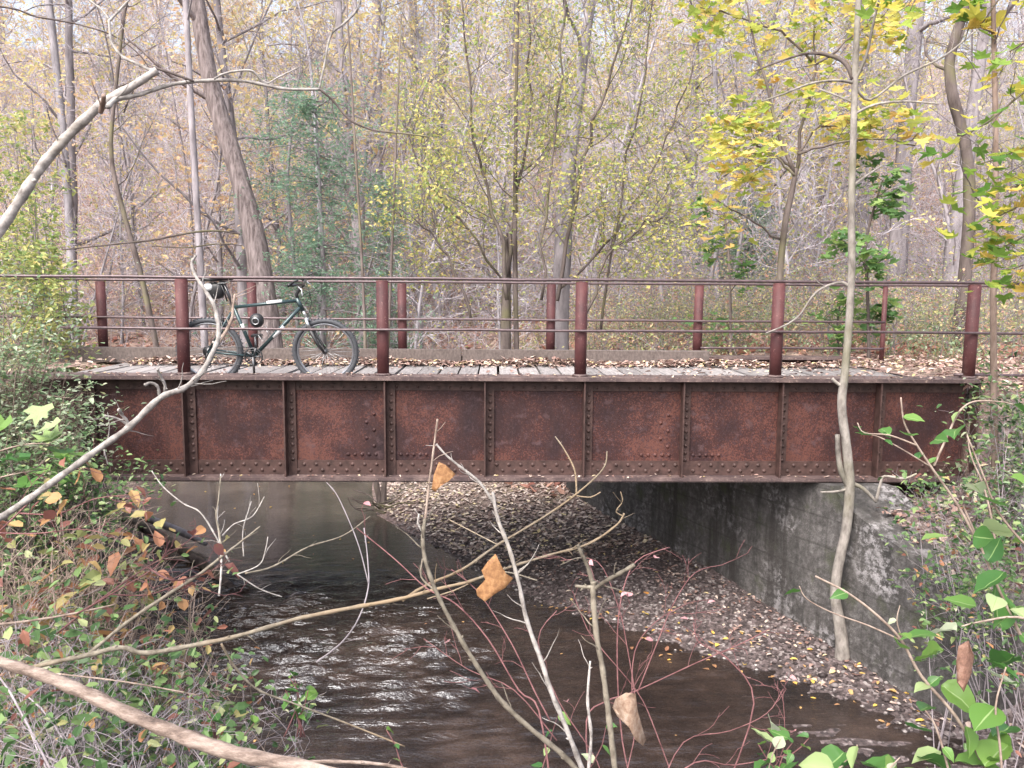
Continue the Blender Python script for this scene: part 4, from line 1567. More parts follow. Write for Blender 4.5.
def simple_thing(name, label, cat, strands, m, D=None, sides=8):
    mb = MB()
    for pts, rad in strands:
        mb.tube(smooth_pts(pts), np.interp(np.linspace(0, 1, (len(pts) - 1) * 4 + 1), np.linspace(0, 1, len(rad)), rad), sides, knob=.06)
    o = mb.build(name, m, loc=tuple(strands[0][0][0]))
    return tag(o, label, cat)
b = onz(522, 512, hz(0, 5.6)); 
p = ony(524, 505, 5.4)
gz = hz(p[0], p[1])
simple_thing('tree_stem', 'dark tree trunk standing on the leafy bar seen under the middle of the girder', 'tree', [([(p[0] + .05, p[1], gz - .1), (p[0], p[1], gz + .3), (p[0] - .1, p[1] + .1, gz + 1.6), (p[0] - .15, p[1] + .3, gz + 4.5), (p[0] - .1, p[1] + .5, gz + 9)], [.10, .07, .05, .035, .015])], MT['bark_dark'])
p = ony(385, 512, 4.9)
gz = hz(p[0], p[1])
simple_thing('forked_stem', 'forked grey tree base standing at the tip of the bar under the bridge', 'tree', [([(p[0], p[1], gz - .1), (p[0] - .12, p[1], gz + .45), (p[0] - .25, p[1] + .1, gz + 1.6), (p[0] - .3, p[1] + .2, gz + 3.5), (p[0] - .5, p[1] + .2, gz + 8)], [.06, .04, .03, .022, .01]),
   ([(p[0], p[1], gz - .05), (p[0] + .02, p[1], gz + .4), (p[0] + .02, p[1] + .2, gz + 1.4), (p[0] + .1, p[1] + .3, gz + 3.2), (p[0] + .3, p[1] + .4, gz + 7.5)], [.06, .04, .03, .022, .01])], MT['bark_dark'])
rng = np.random.RandomState(5)
sn = MB()
for k in range(16):
    c = np.array([p[0] + rng.normal(.05, .25), p[1] - .15 + rng.normal(0, .15), max(gz, WZ) + .02 + rng.rand() * .06])
    Q, _ = wander(c, (rng.normal(), rng.normal() * .5, .1), rng.uniform(.3, .8), 5, .2, rng)
    sn.tube(Q, np.linspace(.014, .005, 6), 5)
o = sn.build('driftwood_tangle', MT['bark_dark'], loc=(p[0], p[1], gz))
tag(o, 'tangle of dark driftwood caught around the forked tree base', 'driftwood')
# fallen log along the left bank
simple_thing('fallen_log', 'dark wet fallen log with pale broken end along the left waterline', 'log', [([onz(120, 520, -2.35), onz(165, 543, -2.45), onz(200, 565, -2.52), onz(236, 592, -2.6)], [.06, .065, .06, .04])], MT['bark_dark'])
simple_thing('driftwood_board', 'pale grey flat driftwood above the dark fallen log', 'driftwood', [([onz(140, 520, -2.4), onz(180, 535, -2.45), onz(208, 548, -2.5)], [.05, .055, .03])], MT['bark_pale'])
p = ony(48, 345, 3.4)
simple_thing('stub_post', 'short leaning dark post stub among the leaves at the far left of the bridge', 'post', [([(p[0] + .03, 3.4, -.6), (p[0], 3.4, .3), (p[0] - .04, 3.4, .70)], [.06, .055, .05])], MT['bark_dark'])

# ------------------------------------------------------------------ saplings in front of the bridge
def sapling():
    y = -.55
    def q(px, py, yy=y): return ony(px, py, yy)
    pts = [(846, 645), (843, 620), (838, 590), (841, 560), (848, 525), (851, 480), (847, 440), (842, 400), (845, 365), (848, 320), (850, 260), (849, 200), (850, 120), (851, 60), (853, 0), (856, -60), (862, -200)]
    wd = [20, 17, 14, 14, 14, 14, 13, 12, 11, 10, 10, 9.5, 9, 8.5, 8, 7, 5]
    P = [q(*p) for p in pts]
    P.insert(0, P[0] + np.array([.01, .02, -.16]))
    wd.insert(0, 26)
    d = y - CAM[1]
    root = thing('sapling', 'tall pale grey sapling with side branches in front of the girder, rooted by the abutment', 'tree', tuple(P[0]))
    t = MB()
    PP = smooth_pts(P)
    t.tube(PP, .72 * np.interp(np.linspace(0, 1, len(PP)), np.linspace(0, 1, len(wd)), wd) / 2 * d / F_PX, 12, knob=.05)
    t.build('trunk', MT['bark_sapling'], root)
    def br_(name, pts, wds, twig=5, yo=0, m=MT['bark_sapling']):
        mb = MB()
        P = np.array([q(a, b_, y + yo * i / max(1, len(pts) - 1)) for i, (a, b_) in enumerate(pts)])
        PP = smooth_pts(P)
        mb.tube(PP, np.interp(np.linspace(0, 1, len(PP)), np.linspace(0, 1, len(wds)), wds) / 2 * d / F_PX, 7, knob=.05)
        if twig:
            rng = np.random.RandomState(int(pts[0][0] + pts[0][1]))
            branches(None, mb, PP, wds[0] / 2 * d / F_PX, .002, [(twig, .35, .3, .7, .12, .03, .5, 5, 4), (2, .15, .3, .7, .2, 0, .6, 3, 3)], rng, [])
        mb.build('branch', m, root)
    br_('b', [(850, 482), (841, 462), (838, 430)], [7, 6, 5], 0)
    br_('b', [(852, 478), (865, 484), (878, 497)], [5, 4, 3], 0)
    br_('b', [(878, 495), (882, 478), (886, 471), (905, 473), (918, 468)], [3, 2.5, 2], 0, -.1)
    br_('b', [(850, 484), (838, 487), (822, 488)], [3, 2], 0)
    br_('b', [(842, 382), (836, 378), (832, 374)], [4, 3], 0)
    br_('b', [(848, 282), (838, 278), (815, 288), (795, 315), (765, 330)], [4, 3, 2.5, 2, 1.5], 3, .1)
    br_('b', [(851, 195), (846, 190), (852, 180), (865, 170), (880, 160)], [4, 3, 2], 4, .2)
    br_('b', [(849, 75), (842, 60), (828, 52), (805, 49), (780, 56), (750, 68)], [5, 4.5, 4, 3, 2, 1.5], 5, .3, MT['bark_dark'])
    br_('b', [(850, 78), (830, 76), (805, 80), (780, 90), (758, 98)], [3, 2.5, 2, 1.5], 4, -.2)
    br_('b', [(850, 80), (866, 95), (900, 70), (940, 50), (975, 20)], [3, 2.5, 2, 1.5], 5, .2)
    br_('b', [(850, 98), (835, 92), (815, 85)], [3, 2, 1.5], 3, .2)
    br_('b', [(850, 78), (862, 50), (868, 20), (875, -10)], [3.5, 3, 2.5, 2], 3, -.2)
    br_('b', [(850, 110), (870, 100), (900, 96), (935, 98)], [3, 2.5, 2, 1.5], 4, -.2)
    br_('b', [(852, -60), (830, -100), (800, -130)], [4, 3, 2], 5, .3)
sapling()
def second():
    y = -.9
    pts = [(996, 455), (994, 400), (993, 340), (992, 280), (993, 200), (992, 120), (990, 60), (988, 0), (984, -120)]
    P = [ony(a, b_, y) for a, b_ in pts]
    gz = hz(P[0][0], y)
    P.insert(0, np.array([P[0][0] + .01, y, gz - .1]))
    d = y - CAM[1]
    root = thing('sapling', 'thin straight brown sapling crossing the rails at the right edge', 'tree', tuple(P[0]))
    t = MB(); PP = smooth_pts(P)
    t.tube(PP, .8 * np.interp(np.linspace(0, 1, len(PP)), [0, .3, 1], [9.5, 8, 5]) / 2 * d / F_PX, 10, knob=.05)
    t.build('trunk', MT['bark_brown'], root)
    c = MB(); tips = []
    branches(None, c, PP[16:], .02, .01, [(12, .9, .05, .9, .12, .03, .4, 6, 4), (4, .35, .2, .7, .2, 0, .5, 4, 3)], np.random.RandomState(8), tips)
    c.build('crown', [MT['twig_mid']], root)
second()
# drooping leafy branches at the right edge
def leafy_spray(name, label, cat, strands, D, stemm, leafm, n, ls, kind, up, spread, seed, sub=(6, .5), droop=None, wid=3, t0=.25, part='foliage', dj=.3):
    rng = np.random.RandomState(seed)
    mb = MB(); tips = []
    for s in strands:
        dd = D + rng.uniform(-dj, dj)
        P = smooth_pts([at(x, y, dd + .08 * i * rng.uniform(-1, 1)) for i, (x, y) in enumerate(s)])
        r = wid / 2 * D / F_PX
        mb.tube(P, np.linspace(r, r * .35, len(P)), 6, knob=.05)
        branches(None, mb, P, r * .8, r * .3, [(sub[0], sub[1], t0, .8, .15, 0, .55, 5, 4), (3, sub[1] * .4, .2, .8, .2, 0, .6, 3, 3)], rng, tips)
        tips += list(P[len(P) // 3:])
    root = thing(name, label, cat, tuple(at(*strands[0][0], D)))
    mb.build('stem', stemm, root)
    tp = np.array(tips)
    f = MB()
    idx = rng.randint(0, len(tp), n)
    f.leaves(tp[idx] + rng.normal(0, spread, (n, 3)), rng.uniform(.6, 1.3, n) * ls, kind, 0, up, droop)
    f.build(part, [leafm, leafm], root)
    return root
leafy_spray('maple_branch', 'maple branch with drooping yellow and green leaves hanging in at the right edge', 'branch',
            [[(1060, 60), (1020, 85), (985, 115), (958, 130)], [(1070, 120), (1030, 135), (1000, 150), (975, 158)], [(1070, 180), (1035, 190), (1005, 205), (985, 215)], [(1060, 210), (1030, 225), (1002, 240)], [(1060, 20), (1030, 30), (1005, 45)], [(1070, 240), (1040, 250), (1012, 262)], [(1070, 150), (1040, 172), (1008, 180)]],
            5.6, MT['bark_dark'], MT['lf_yellowmix'] if 'lf_yellowmix' in MT else leaf_mat('lf_yellowmix', [(0, (.11, .24, .05)), (.5, (.26, .38, .07)), (.8, (.60, .54, .10)), (1, (.66, .42, .12))], .5), 210, .105, 'maple', .6, .08, 101, (7, .4))
leafy_spray('maple_branch', 'leafy maple branch tip reaching down at the top right above the dark crooked tree', 'branch',
            [[(1000, -60), (985, -20), (968, 10), (960, 35)], [(930, -60), (915, -20), (905, 5)], [(1020, -50), (995, -10), (975, 20)]], 6.2, MT['bark_dark'], bpy.data.materials['lf_yellowmix'], 45, .13, 'maple', .6, .06, 102, (4, .3))

# ------------------------------------------------------------------ left side shrubs
def shrub(name, label, centres, base, n_st, stemm, leafm, nl, ls, kind, seed, up=.4, r=.007, sub=.45, spread=.05, two=None):
    """stems grow from base points to ellipsoid centres"""
    rng = np.random.RandomState(seed)
    mb = MB(); tips = []
    b0 = np.array(base, float)
    for i in range(n_st):
        c, e = centres[rng.randint(len(centres))]
        d = rng.normal(size=3); d = d / np.linalg.norm(d) * rng.uniform(.3, 1) ** .5
        tgt = np.array(c) + d * np.array(e)
        bb = b0 + rng.normal(0, .18, 3) * (1.4, 1.0, 0)
        bb[2] = hz(bb[0], bb[1]) - .03
        mid = (bb + tgt) / 2 + rng.normal(0, .12, 3) + (0, 0, .15)
        P = smooth_pts([bb, mid, tgt], 5)
        mb.tube(P, np.linspace(r * 1.5, r * .4, len(P)), 5)
        branches(None, mb, P, r, r * .4, [(7, sub, .35, .85, .16, .0, .5, 5, 3), (3, sub * .4, .2, .8, .2, 0, .6, 3, 3)], rng, tips)
    root = thing(name, label, 'shrub', (b0[0], b0[1], hz(b0[0], b0[1])))
    mb.build('stems', stemm, root)
    tp = np.array(tips)
    f = MB()
    idx = rng.randint(0, len(tp), nl)
    f.leaves(tp[idx] + rng.normal(0, spread, (nl, 3)), rng.uniform(.6, 1.35, nl) * ls, kind, 0, up)
    if two:
        idx = rng.randint(0, len(tp), two[1])
        f.leaves(tp[idx] + rng.normal(0, spread, (two[1], 3)), rng.uniform(.6, 1.35, two[1]) * two[2], kind, 1, up)
    f.build('foliage', [leafm] + ([two[0]] if two else []), root)
    return root
c1 = at(20, 395, 6.3); c2 = at(60, 440, 6.0); c3 = at(-20, 330, 6.6)
shrub('leafy_shrub', 'dense shrub of small pale green leaves covering the left end of the girder', [(c1, (.38, .4, .45)), (c2, (.30, .35, .38)), (c3, (.45, .5, .5)), (at(20, 345, 6.3), (.35, .4, .25))], (c1[0] - .1, c1[1] - .2, 0), 90, MT['stem_dry'], MT['lf_shrub'], 7000, .044, 'oval', 111, .55)
c1 = at(20, 190, 9.5); c2 = at(30, 270, 9.0); 
shrub('leafy_shrub', 'tall yellow-green bush rising above the railing at the left edge', [(at(0, 190, 9.5), (.5, .5, .55)), (at(10, 265, 9.3), (.7, .5, .5)), (at(-10, 120, 9.8), (.6, .5, .4)), (at(40, 300, 9.2), (.5, .5, .4))], (c1[0] - .4, c1[1] + 1.5, 0), 48, MT['twig_mid'],
      leaf_mat('lf_bush', [(0, (.17, .26, .09)), (.5, (.32, .38, .13)), (.85, (.52, .50, .2)), (1, (.6, .5, .2))], .45), 8000, .065, 'oval', 112, .45)
shrub('leafy_shrub', 'low green sprawling plant beneath the pale green shrub at the left', [(at(20, 480, 5.6), (.35, .3, .2)), (at(70, 495, 5.8), (.45, .3, .15)), (at(110, 500, 6.1), (.25, .3, .12))], (at(30, 520, 5.6)[0], at(30, 520, 5.6)[1], 0), 46, MT['twig_dark'], MT['lf_bramble'], 3000, .045, 'oval', 113, .5)
shrub('bramble', 'tangled bramble with rusty orange and red leaves on the left bank', [(at(60, 540, 3.6), (.32, .35, .22)), (at(130, 560, 3.9), (.28, .3, .2)), (at(30, 600, 3.5), (.35, .3, .2)), (at(150, 590, 4.2), (.25, .3, .15))], (at(40, 640, 3.4)[0] - .1, at(40, 640, 3.4)[1] - .3, 0), 76, MT['stem_dry'], MT['lf_rust'], 300, .082, 'oval', 114, .35, r=.0036, two=(MT['lf_bramble'], 600, .042), sub=.38)
shrub('bramble', 'tangled bramble with green leaves at the lower left corner under the pale log', [(at(60, 720, 2.7), (.35, .3, .12)), (at(150, 720, 3.0), (.35, .3, .14)), (at(240, 740, 3.2), (.25, .25, .1)), (at(30, 660, 3.0), (.3, .3, .12))], (at(80, 790, 2.6)[0], at(80, 790, 2.6)[1], 0), 78, MT['twig_mid'], MT['lf_bramble'], 1500, .046, 'oval', 115, .4, r=.0034, two=(MT['lf_rust'], 130, .045), sub=.3)
shrub('bramble', 'bramble with olive leaves trailing over the water edge below the grey branch', [(at(150, 650, 3.8), (.25, .3, .2)), (at(190, 690, 3.6), (.2, .25, .12)), (at(110, 640, 3.7), (.3, .3, .15))], (at(110, 730, 3.4)[0], at(110, 730, 3.4)[1], 0), 60, MT['stem_dry'], MT['lf_bramble'], 700, .045, 'oval', 116, .4, r=.0034, two=(MT['lf_rust'], 150, .045), sub=.3)
p1, p2 = at(1010, 470, 6.2), at(990, 560, 5.6)
shrub('leafy_shrub', 'small green plants on the leafy slope beside the right end of the girder', [(p1, (.4, .4, .35)), (at(1015, 400, 6.6), (.3, .4, .25))], (p1[0] + .1, p1[1] + .1, 0), 26, MT['twig_mid'], MT['lf_bramble'], 1700, .05, 'oval', 117, .5, r=.0035, two=(MT['lf_shrub'], 600, .045))
shrub('leafy_shrub', 'weedy green growth over the end of the grey wall behind the leafy vine', [(p2, (.32, .3, .2)), (at(1000, 640, 5.2), (.3, .3, .25)), (at(940, 500, 5.9), (.15, .2, .12))], (p2[0] + .25, p2[1], 0), 22, MT['twig_mid'], MT['lf_bramble'], 1300, .05, 'oval', 118, .5, r=.0032, two=(MT['lf_rust'], 160, .05))
scatter_stems('dead_stems', 260, (-5.5, -1.5), (-5.5, -1.2), (.3, .8), B['lf_shrub'], 500, .035, B['stem_dry'], 75, per=4, r=.0022, spread=.04)
scatter_stems('right_bank_plants', 420, (3.7, 7.5), (-3.2, .0), (.1, .5), B['lf_shrub'], 2600, .045, B['stem_dry'], 76, per=3, r=.0022, spread=.04)

leafy_spray('leafy_twig', 'thin twig with large orange and green turning leaves reaching over the water, left', 'branch',
            [[(60, 640), (110, 600), (150, 572), (185, 550), (200, 535)], [(110, 600), (150, 600), (185, 590), (228, 600)], [(150, 572), (175, 585), (205, 578), (232, 566)], [(80, 620), (130, 590), (160, 570), (172, 545)]],
            2.8, MT['stem_red'], MT['lf_rust'], 24, .052, 'broad', .25, .03, 151, (5, .14), droop=.8, wid=1.8, t0=.3, dj=.1)
leafy_spray('leafy_twig', 'thin twig with orange and dull red leaves under the budding branch at far left', 'branch',
            [[(-20, 560), (20, 520), (50, 490), (75, 470), (95, 462)], [(20, 520), (60, 520), (95, 505), (130, 500)], [(0, 540), (40, 540), (80, 535), (110, 540)]],
            2.6, MT['stem_red'], MT['lf_rust'], 22, .050, 'broad', .25, .035, 152, (5, .16), droop=.8, wid=1.8, t0=.2, dj=.1)
leafy_spray('leafy_twig', 'twig with bright pale green lobed leaves at the left edge below the shrub', 'branch',
            [[(-30, 470), (10, 455), (40, 450), (70, 455)], [(-20, 490), (20, 480), (50, 475)]],
            3.2, MT['stem_dry'], MT['lf_bright'], 22, .085, 'maple', .6, .04, 153, (4, .12), wid=2, dj=.1)

# ------------------------------------------------------------------ foreground branches
def fg(name, label, cat, strands, D, m, twigm=None, seed=1, sides=10):
    """strands: (part name, points px, widths px, depth at start, depth at end)"""
    root = thing(name, label, cat, tuple(at(*strands[0][1][0], D)))
    for s in strands:
        pn, pts, wd, d0, d1 = s[:5]
        n_ = len(pts)
        P = [at(x, y, d0 + (d1 - d0) * i / (n_ - 1)) for i, (x, y) in enumerate(pts)]
        PP = smooth_pts(P, 6)
        mb = MB()
        W = np.interp(np.linspace(0, 1, len(PP)), np.linspace(0, 1, len(wd)), wd)
        RR = W * .70 / 2 * ((d0 + d1) / 2) / F_PX
        rg = np.random.RandomState(int(abs(pts[0][0]) + abs(pts[-1][1])) % 9973)
        RR = RR * (1 + .10 * np.sin(np.arange(len(RR)) * 1.7 + rg.rand() * 6)) * (1 + rg.normal(0, .035, len(RR)))
        mb.tube(PP, RR, sides, knob=.09)
        if pn != 'log':
            for q in range(max(1, len(PP) // 5)):
                t_ = rg.uniform(.1, .97)
                p_, dd_ = interp(PP, t_)
                r_0 = float(np.interp(t_, np.linspace(0, 1, len(RR)), RR))
                nd = perp(dd_, rg, rg.uniform(.5, 1.1))
                if rg.rand() < .45:      # bud or leaf scar
                    mb.tube([p_ + nd * r_0 * .6, p_ + nd * (r_0 + .003), p_ + nd * (r_0 + .008)], [r_0 * .55, r_0 * .5, r_0 * .12], 6)
                else:                    # short side twig
                    Q_, _ = wander(p_, nd, rg.uniform(.02, .11), 5, .16, rg, .03)
                    mb.tube(Q_, np.linspace(min(r_0 * .45, .0022), .0006, 6), 5)
        mb.build(pn, s[5] if len(s) > 5 else m, root)
    return root
G = MT['limb_grey']
fg('grey_limb', 'smooth pale grey limb slanting up from the left edge with arching side branches', 'branch', [
    ('limb', [(-60, 318), (0, 234), (35, 178), (62, 145), (98, 110), (128, 92), (153, 75)], [15, 14, 13.5, 13, 14, 11, 10], 2.3, 2.35),
    ('stub', [(97, 118), (99, 108), (100, 101)], [7, 7, 6], 2.28, 2.22, MT['bark_brown']),
    ('side_branch', [(104, 113), (112, 105), (135, 100), (165, 90), (200, 85), (240, 85), (280, 92), (316, 92)], [7, 7, 6, 5.5, 5, 4.5, 4.5, 4], 2.3, 2.5),
    ('side_branch', [(316, 92), (330, 104), (346, 122), (370, 132), (400, 135), (426, 138)], [3.5, 3, 3, 2.5, 2.5, 2], 2.5, 2.6, MT['bark_dark']),
    ('side_branch', [(315, 91), (320, 68), (326, 38), (340, 25), (354, 8), (352, -12)], [3, 3, 3, 3.5, 4, 4], 2.5, 2.55),
    ('side_branch', [(152, 78), (135, 70), (118, 62), (108, 50), (105, 36), (104, 25)], [4.5, 4.5, 4, 4, 4, 3.5], 2.35, 2.4),
    ('side_branch', [(104, 25), (96, 15), (85, 7), (66, -6)], [3.5, 3, 3, 3], 2.4, 2.4),
    ('side_branch', [(105, 26), (114, 16), (124, 5), (134, -8)], [3.5, 3, 3, 3], 2.4, 2.4),
    ('side_branch', [(150, 73), (165, 77), (182, 83), (190, 86)], [4, 4, 3.5, 3], 2.35, 2.38, MT['bark_dark']),
    ('side_branch', [(210, 83), (222, 77), (245, 74), (254, 80), (262, 87), (275, 80), (295, 70)], [3, 3, 3, 3, 2.5, 2, 2], 2.4, 2.5),
    ('twig', [(120, 118), (128, 98), (136, 84), (135, 76)], [2, 2, 1.5], 2.35, 2.5, MT['bark_dark']),
], 2.3, G)
fg('dark_twig', 'thin dark twig arching across the top left corner', 'branch', [
    ('twig', [(-20, 12), (10, 16), (30, 23), (55, 27), (80, 32), (110, 42), (135, 60), (150, 82)], [2.5, 2.5, 2.5, 2, 2, 2], 3.0, 3.3),
    ('twig', [(22, 17), (35, 12), (60, 11)], [1.5, 1.2], 3.0, 3.2)], 3.0, MT['bark_dark'])
fg('dark_twig', 'thin dark branch lying level just above the left railing', 'branch', [
    ('twig', [(60, 256), (110, 250), (150, 245), (190, 237), (215, 235), (238, 238)], [2, 2.5, 3, 3, 2], 7.2, 7.6),
    ('twig', [(150, 251), (185, 252), (215, 248), (240, 249)], [1.5, 2, 1.5], 7.2, 7.4)], 7.2, MT['bark_dark'])
fg('budding_branch', 'pale branch with knobbly buds rising in front of the bicycle rear wheel', 'branch', [
    ('limb', [(-60, 560), (0, 526), (45, 495), (95, 458), (130, 432), (160, 403), (185, 392), (202, 376), (213, 355), (218, 338), (214, 312), (204, 295), (194, 280), (190, 268), (194, 260)], [10, 9, 9, 9, 9, 9, 8, 8, 7, 7, 6, 5, 5, 4, 4], 2.2, 2.5),
    ('side_branch', [(215, 350), (225, 336), (231, 322), (232, 308), (234, 298)], [6, 5, 4, 4, 3.5], 2.45, 2.5, MT['stem_dry']),
    ('side_branch', [(160, 404), (158, 392), (151, 388), (145, 390)], [5, 4, 4, 5], 2.4, 2.35),
    ('side_branch', [(165, 400), (165, 390), (160, 380), (157, 374)], [5, 4, 3.5, 3.5], 2.4, 2.35),
    ('side_branch', [(128, 435), (128, 427), (122, 420), (119, 415)], [5, 4, 4, 5], 2.35, 2.3),
    ('side_branch', [(128, 430), (118, 424), (105, 421)], [4, 3, 2], 2.35, 2.3),
    ('twig', [(105, 455), (107, 463), (109, 470)], [2, 1.5], 2.3, 2.3)], 2.2, G)
# pale barkless log
m, nt, b_ = mat('barkless_wood')
n1 = noise(nt, 26, 7, .75, coords(nt, 'Object', (.4, 1, 1.3)))
r_ = ramp(nt, n1.outputs[0], [(.30, (.035, .022, .018)), (.42, (.14, .10, .08)), (.56, (.27, .21, .175)), (.7, (.38, .32, .28))])
nt.links.new(r_.outputs[0], b_.inputs['Base Color'])
b_.inputs['Roughness'].default_value = .8
bump(nt, b_, n1.outputs[0], 1.0, .008)
MT['barkless'] = m
fg('bare_log', 'thick barkless pinkish log slanting across the lower left corner', 'log', [
    ('log', [(-60, 640), (0, 667), (45, 681), (90, 699), (140, 722), (190, 741), (240, 757), (300, 768), (400, 790)], [16, 16, 17, 18, 19, 20, 20, 19, 18], 2.1, 1.9, m)], 2.0, m, sides=16)
fg('dead_stem', 'thin bark-brown stem just under the pale log at the lower edge', 'branch', [
    ('stem', [(250, 775), (300, 766), (350, 764), (400, 768), (440, 780)], [4, 5, 5, 4], 2.3, 2.4)], 2.3, MT['barkless'])
GG = MT['limb_green']
fg('grey_green_branch', 'long grey-green branch sweeping from the left bank up across the water', 'branch', [
    ('limb', [(30, 676), (60, 668), (95, 660), (125, 653), (150, 658), (200, 649), (240, 640), (300, 622), (345, 612), (400, 601), (440, 590), (470, 583)], [6, 6.5, 7, 7, 7, 7, 6, 6, 6, 5.5, 5, 4.5], 2.6, 2.9),
    ('side_branch', [(470, 583), (510, 568), (550, 555), (590, 543), (618, 524), (626, 512)], [4.5, 4, 3.5, 3.5, 3, 3], 2.9, 3.0),
    ('side_branch', [(405, 602), (430, 586), (465, 570), (500, 545), (545, 517), (578, 493), (604, 468), (608, 450)], [4.5, 4, 4, 3.5, 3, 3, 2.5, 2], 2.85, 3.2),
    ('side_branch', [(578, 493), (576, 470), (566, 450), (556, 436)], [2.5, 2.5, 2, 2], 3.1, 3.2),
    ('side_branch', [(578, 495), (592, 496), (602, 491)], [2, 2, 1.5], 3.1, 3.1),
    ('side_branch', [(90, 662), (130, 628), (170, 600), (200, 580), (225, 560), (240, 548), (262, 530)], [5, 5, 5, 4.5, 4, 3, 2], 2.7, 3.0),
    ('side_branch', [(225, 560), (222, 540), (218, 520), (220, 505), (222, 480)], [2.5, 2.5, 2, 2], 2.9, 3.0),
    ('side_branch', [(248, 577), (275, 570), (310, 550), (345, 538), (372, 518)], [2.5, 2.5, 2, 1.5], 2.9, 3.2),
    ('side_branch', [(225, 648), (240, 672), (262, 693), (300, 707), (350, 725), (410, 748)], [3.5, 3, 3, 2.5, 2.5, 2], 2.7, 2.9),
    ('side_branch', [(626, 515), (618, 510), (624, 500), (622, 490)], [2, 2, 1.5], 3.0, 3.0),
    ('side_branch', [(540, 580), (500, 572), (460, 590), (430, 600)], [2, 2, 2], 2.95, 2.95),
    ('side_branch', [(500, 545), (470, 530), (450, 520)], [1.8, 1.5, 1.2], 3.0, 3.1)], 2.7, GG)
fg('dead_stem', 'thin pale stem running level from the left edge below the rusty bramble', 'branch', [
    ('stem', [(-20, 634), (30, 628), (75, 620), (118, 610)], [4, 3.5, 3, 2.5], 2.6, 2.8),
    ('stem', [(60, 680), (120, 686), (160, 692), (205, 700)], [2.5, 2.2, 2], 2.6, 2.8)], 2.6, MT['stem_dry'])
fg('dead_stem', 'bent brown stem rising to two short tips left of the hanging orange leaf', 'branch', [
    ('stem', [(600, 790), (570, 756), (535, 728), (505, 700), (480, 665), (460, 632), (440, 595), (428, 562), (425, 540), (427, 520)], [8, 7.5, 7, 7, 6.5, 6.5, 6, 6, 6, 5], 2.0, 2.1, MT['limb_green']),
    ('tip', [(427, 522), (430, 490), (434, 455), (438, 420)], [4, 3.5, 3, 3], 2.1, 2.1, MT['stem_dry']),
    ('tip', [(426, 535), (420, 525), (421, 515)], [3, 3, 3], 2.1, 2.1, G),
    ('side_branch', [(436, 590), (424, 578), (425, 560)], [3, 2.5], 2.1, 2.1),], 2.0, MT['limb_green'])
fg('dead_stem', 'straight pale stem crossing the bent brown one, with a thin upper shoot', 'branch', [
    ('stem', [(600, 800), (585, 762), (570, 725), (555, 690), (545, 660), (530, 620), (522, 585), (512, 550), (500, 520), (494, 492)], [8, 7.5, 7, 7, 7, 6.5, 6, 6, 5.5, 5], 2.1, 2.2, G),
    ('side_branch', [(497, 505), (480, 482), (462, 468), (447, 456), (437, 445)], [4.5, 4, 3.5, 3, 3], 2.2, 2.2)], 2.1, G)
fg('cut_shrub_stem', 'upright brown stem ending in a knuckle with two cut arms, right of centre', 'branch', [
    ('stem', [(624, 800), (618, 750), (612, 705), (606, 665), (600, 635), (596, 595), (596, 580)], [9, 8.5, 8, 8, 8, 8, 9], 1.9, 1.9, MT['limb_green']),
    ('arm', [(596, 584), (590, 565), (585, 555), (580, 544)], [7, 6, 6, 5], 1.9, 1.88),
    ('arm', [(597, 588), (608, 580), (622, 572), (637, 563)], [6, 6, 6, 6], 1.9, 1.85),
    ('arm', [(596, 586), (588, 586), (578, 585)], [5, 5, 4], 1.9, 1.9)], 1.9, MT['limb_green'])
def red_twigs():
    rng = np.random.RandomState(121)
    D = 2.6
    root = thing('red_twig_shrub', 'bare shrub of fine reddish twigs with few pink leaves over dark water', 'shrub', tuple(at(580, 800, D)))
    mb = MB(); tips = []
    S = [[(560, 800), (545, 710), (525, 690), (490, 640), (460, 605), (430, 590), (395, 560), (360, 530)], [(552, 720), (540, 690), (520, 650), (500, 620), (480, 590), (455, 570)],
         [(625, 800), (640, 720), (630, 640), (618, 600), (600, 560), (560, 560)], [(600, 800), (592, 720), (610, 700), (640, 690), (700, 660), (745, 640), (772, 625)],
         [(640, 800), (628, 740), (622, 660), (625, 600), (640, 560), (672, 545)], [(660, 800), (690, 740), (735, 728), (770, 710), (790, 685)],
         [(690, 800), (660, 730), (640, 690), (600, 640), (585, 620), (575, 590)], [(610, 800), (605, 760), (560, 700), (540, 640), (560, 610)], [(650, 800), (700, 760), (742, 762), (800, 750)],
         [(640, 690), (660, 640), (680, 600), (700, 570), (727, 562)], [(636, 700), (640, 650), (660, 620), (690, 600)], [(728, 800), (760, 700), (730, 655), (700, 640), (695, 620)],
         [(560, 740), (520, 690), (470, 670), (430, 640)], [(720, 800), (780, 760), (785, 700), (780, 680)]]
    for s in S:
        dd = D + rng.uniform(-.3, .4)
        P = smooth_pts([at(x + rng.uniform(-3, 3), y, dd + .04 * i) for i, (x, y) in enumerate(s)])
        r = rng.uniform(1.1, 2.0) / 2 * D / F_PX
        mb.tube(P, np.linspace(r, r * .55, len(P)), 5, knob=.08)
        branches(None, mb, P, r * .8, r * .5, [(5, .16, .3, .75, .14, .02, .7, 5, 3), (2, .07, .3, .7, .2, 0, .7, 3, 3)], rng, tips)
    mb.build('stems', MT['stem_red'], root)
    f = MB()
    tp = np.array(tips)
    f.leaves(tp[rng.randint(0, len(tp), 16)], .03, 'broad', 0, .5)
    f.build('foliage', [MT['lf_pink'], MT['lf_pink']], root)
red_twigs()
fg('dead_stem', 'short pale twig standing between the pale straight stem and the cut brown stem', 'branch', [
    ('stem', [(590, 800), (596, 740), (592, 700), (594, 660)], [5, 4.5, 4, 3], 2.3, 2.3)], 2.3, G)

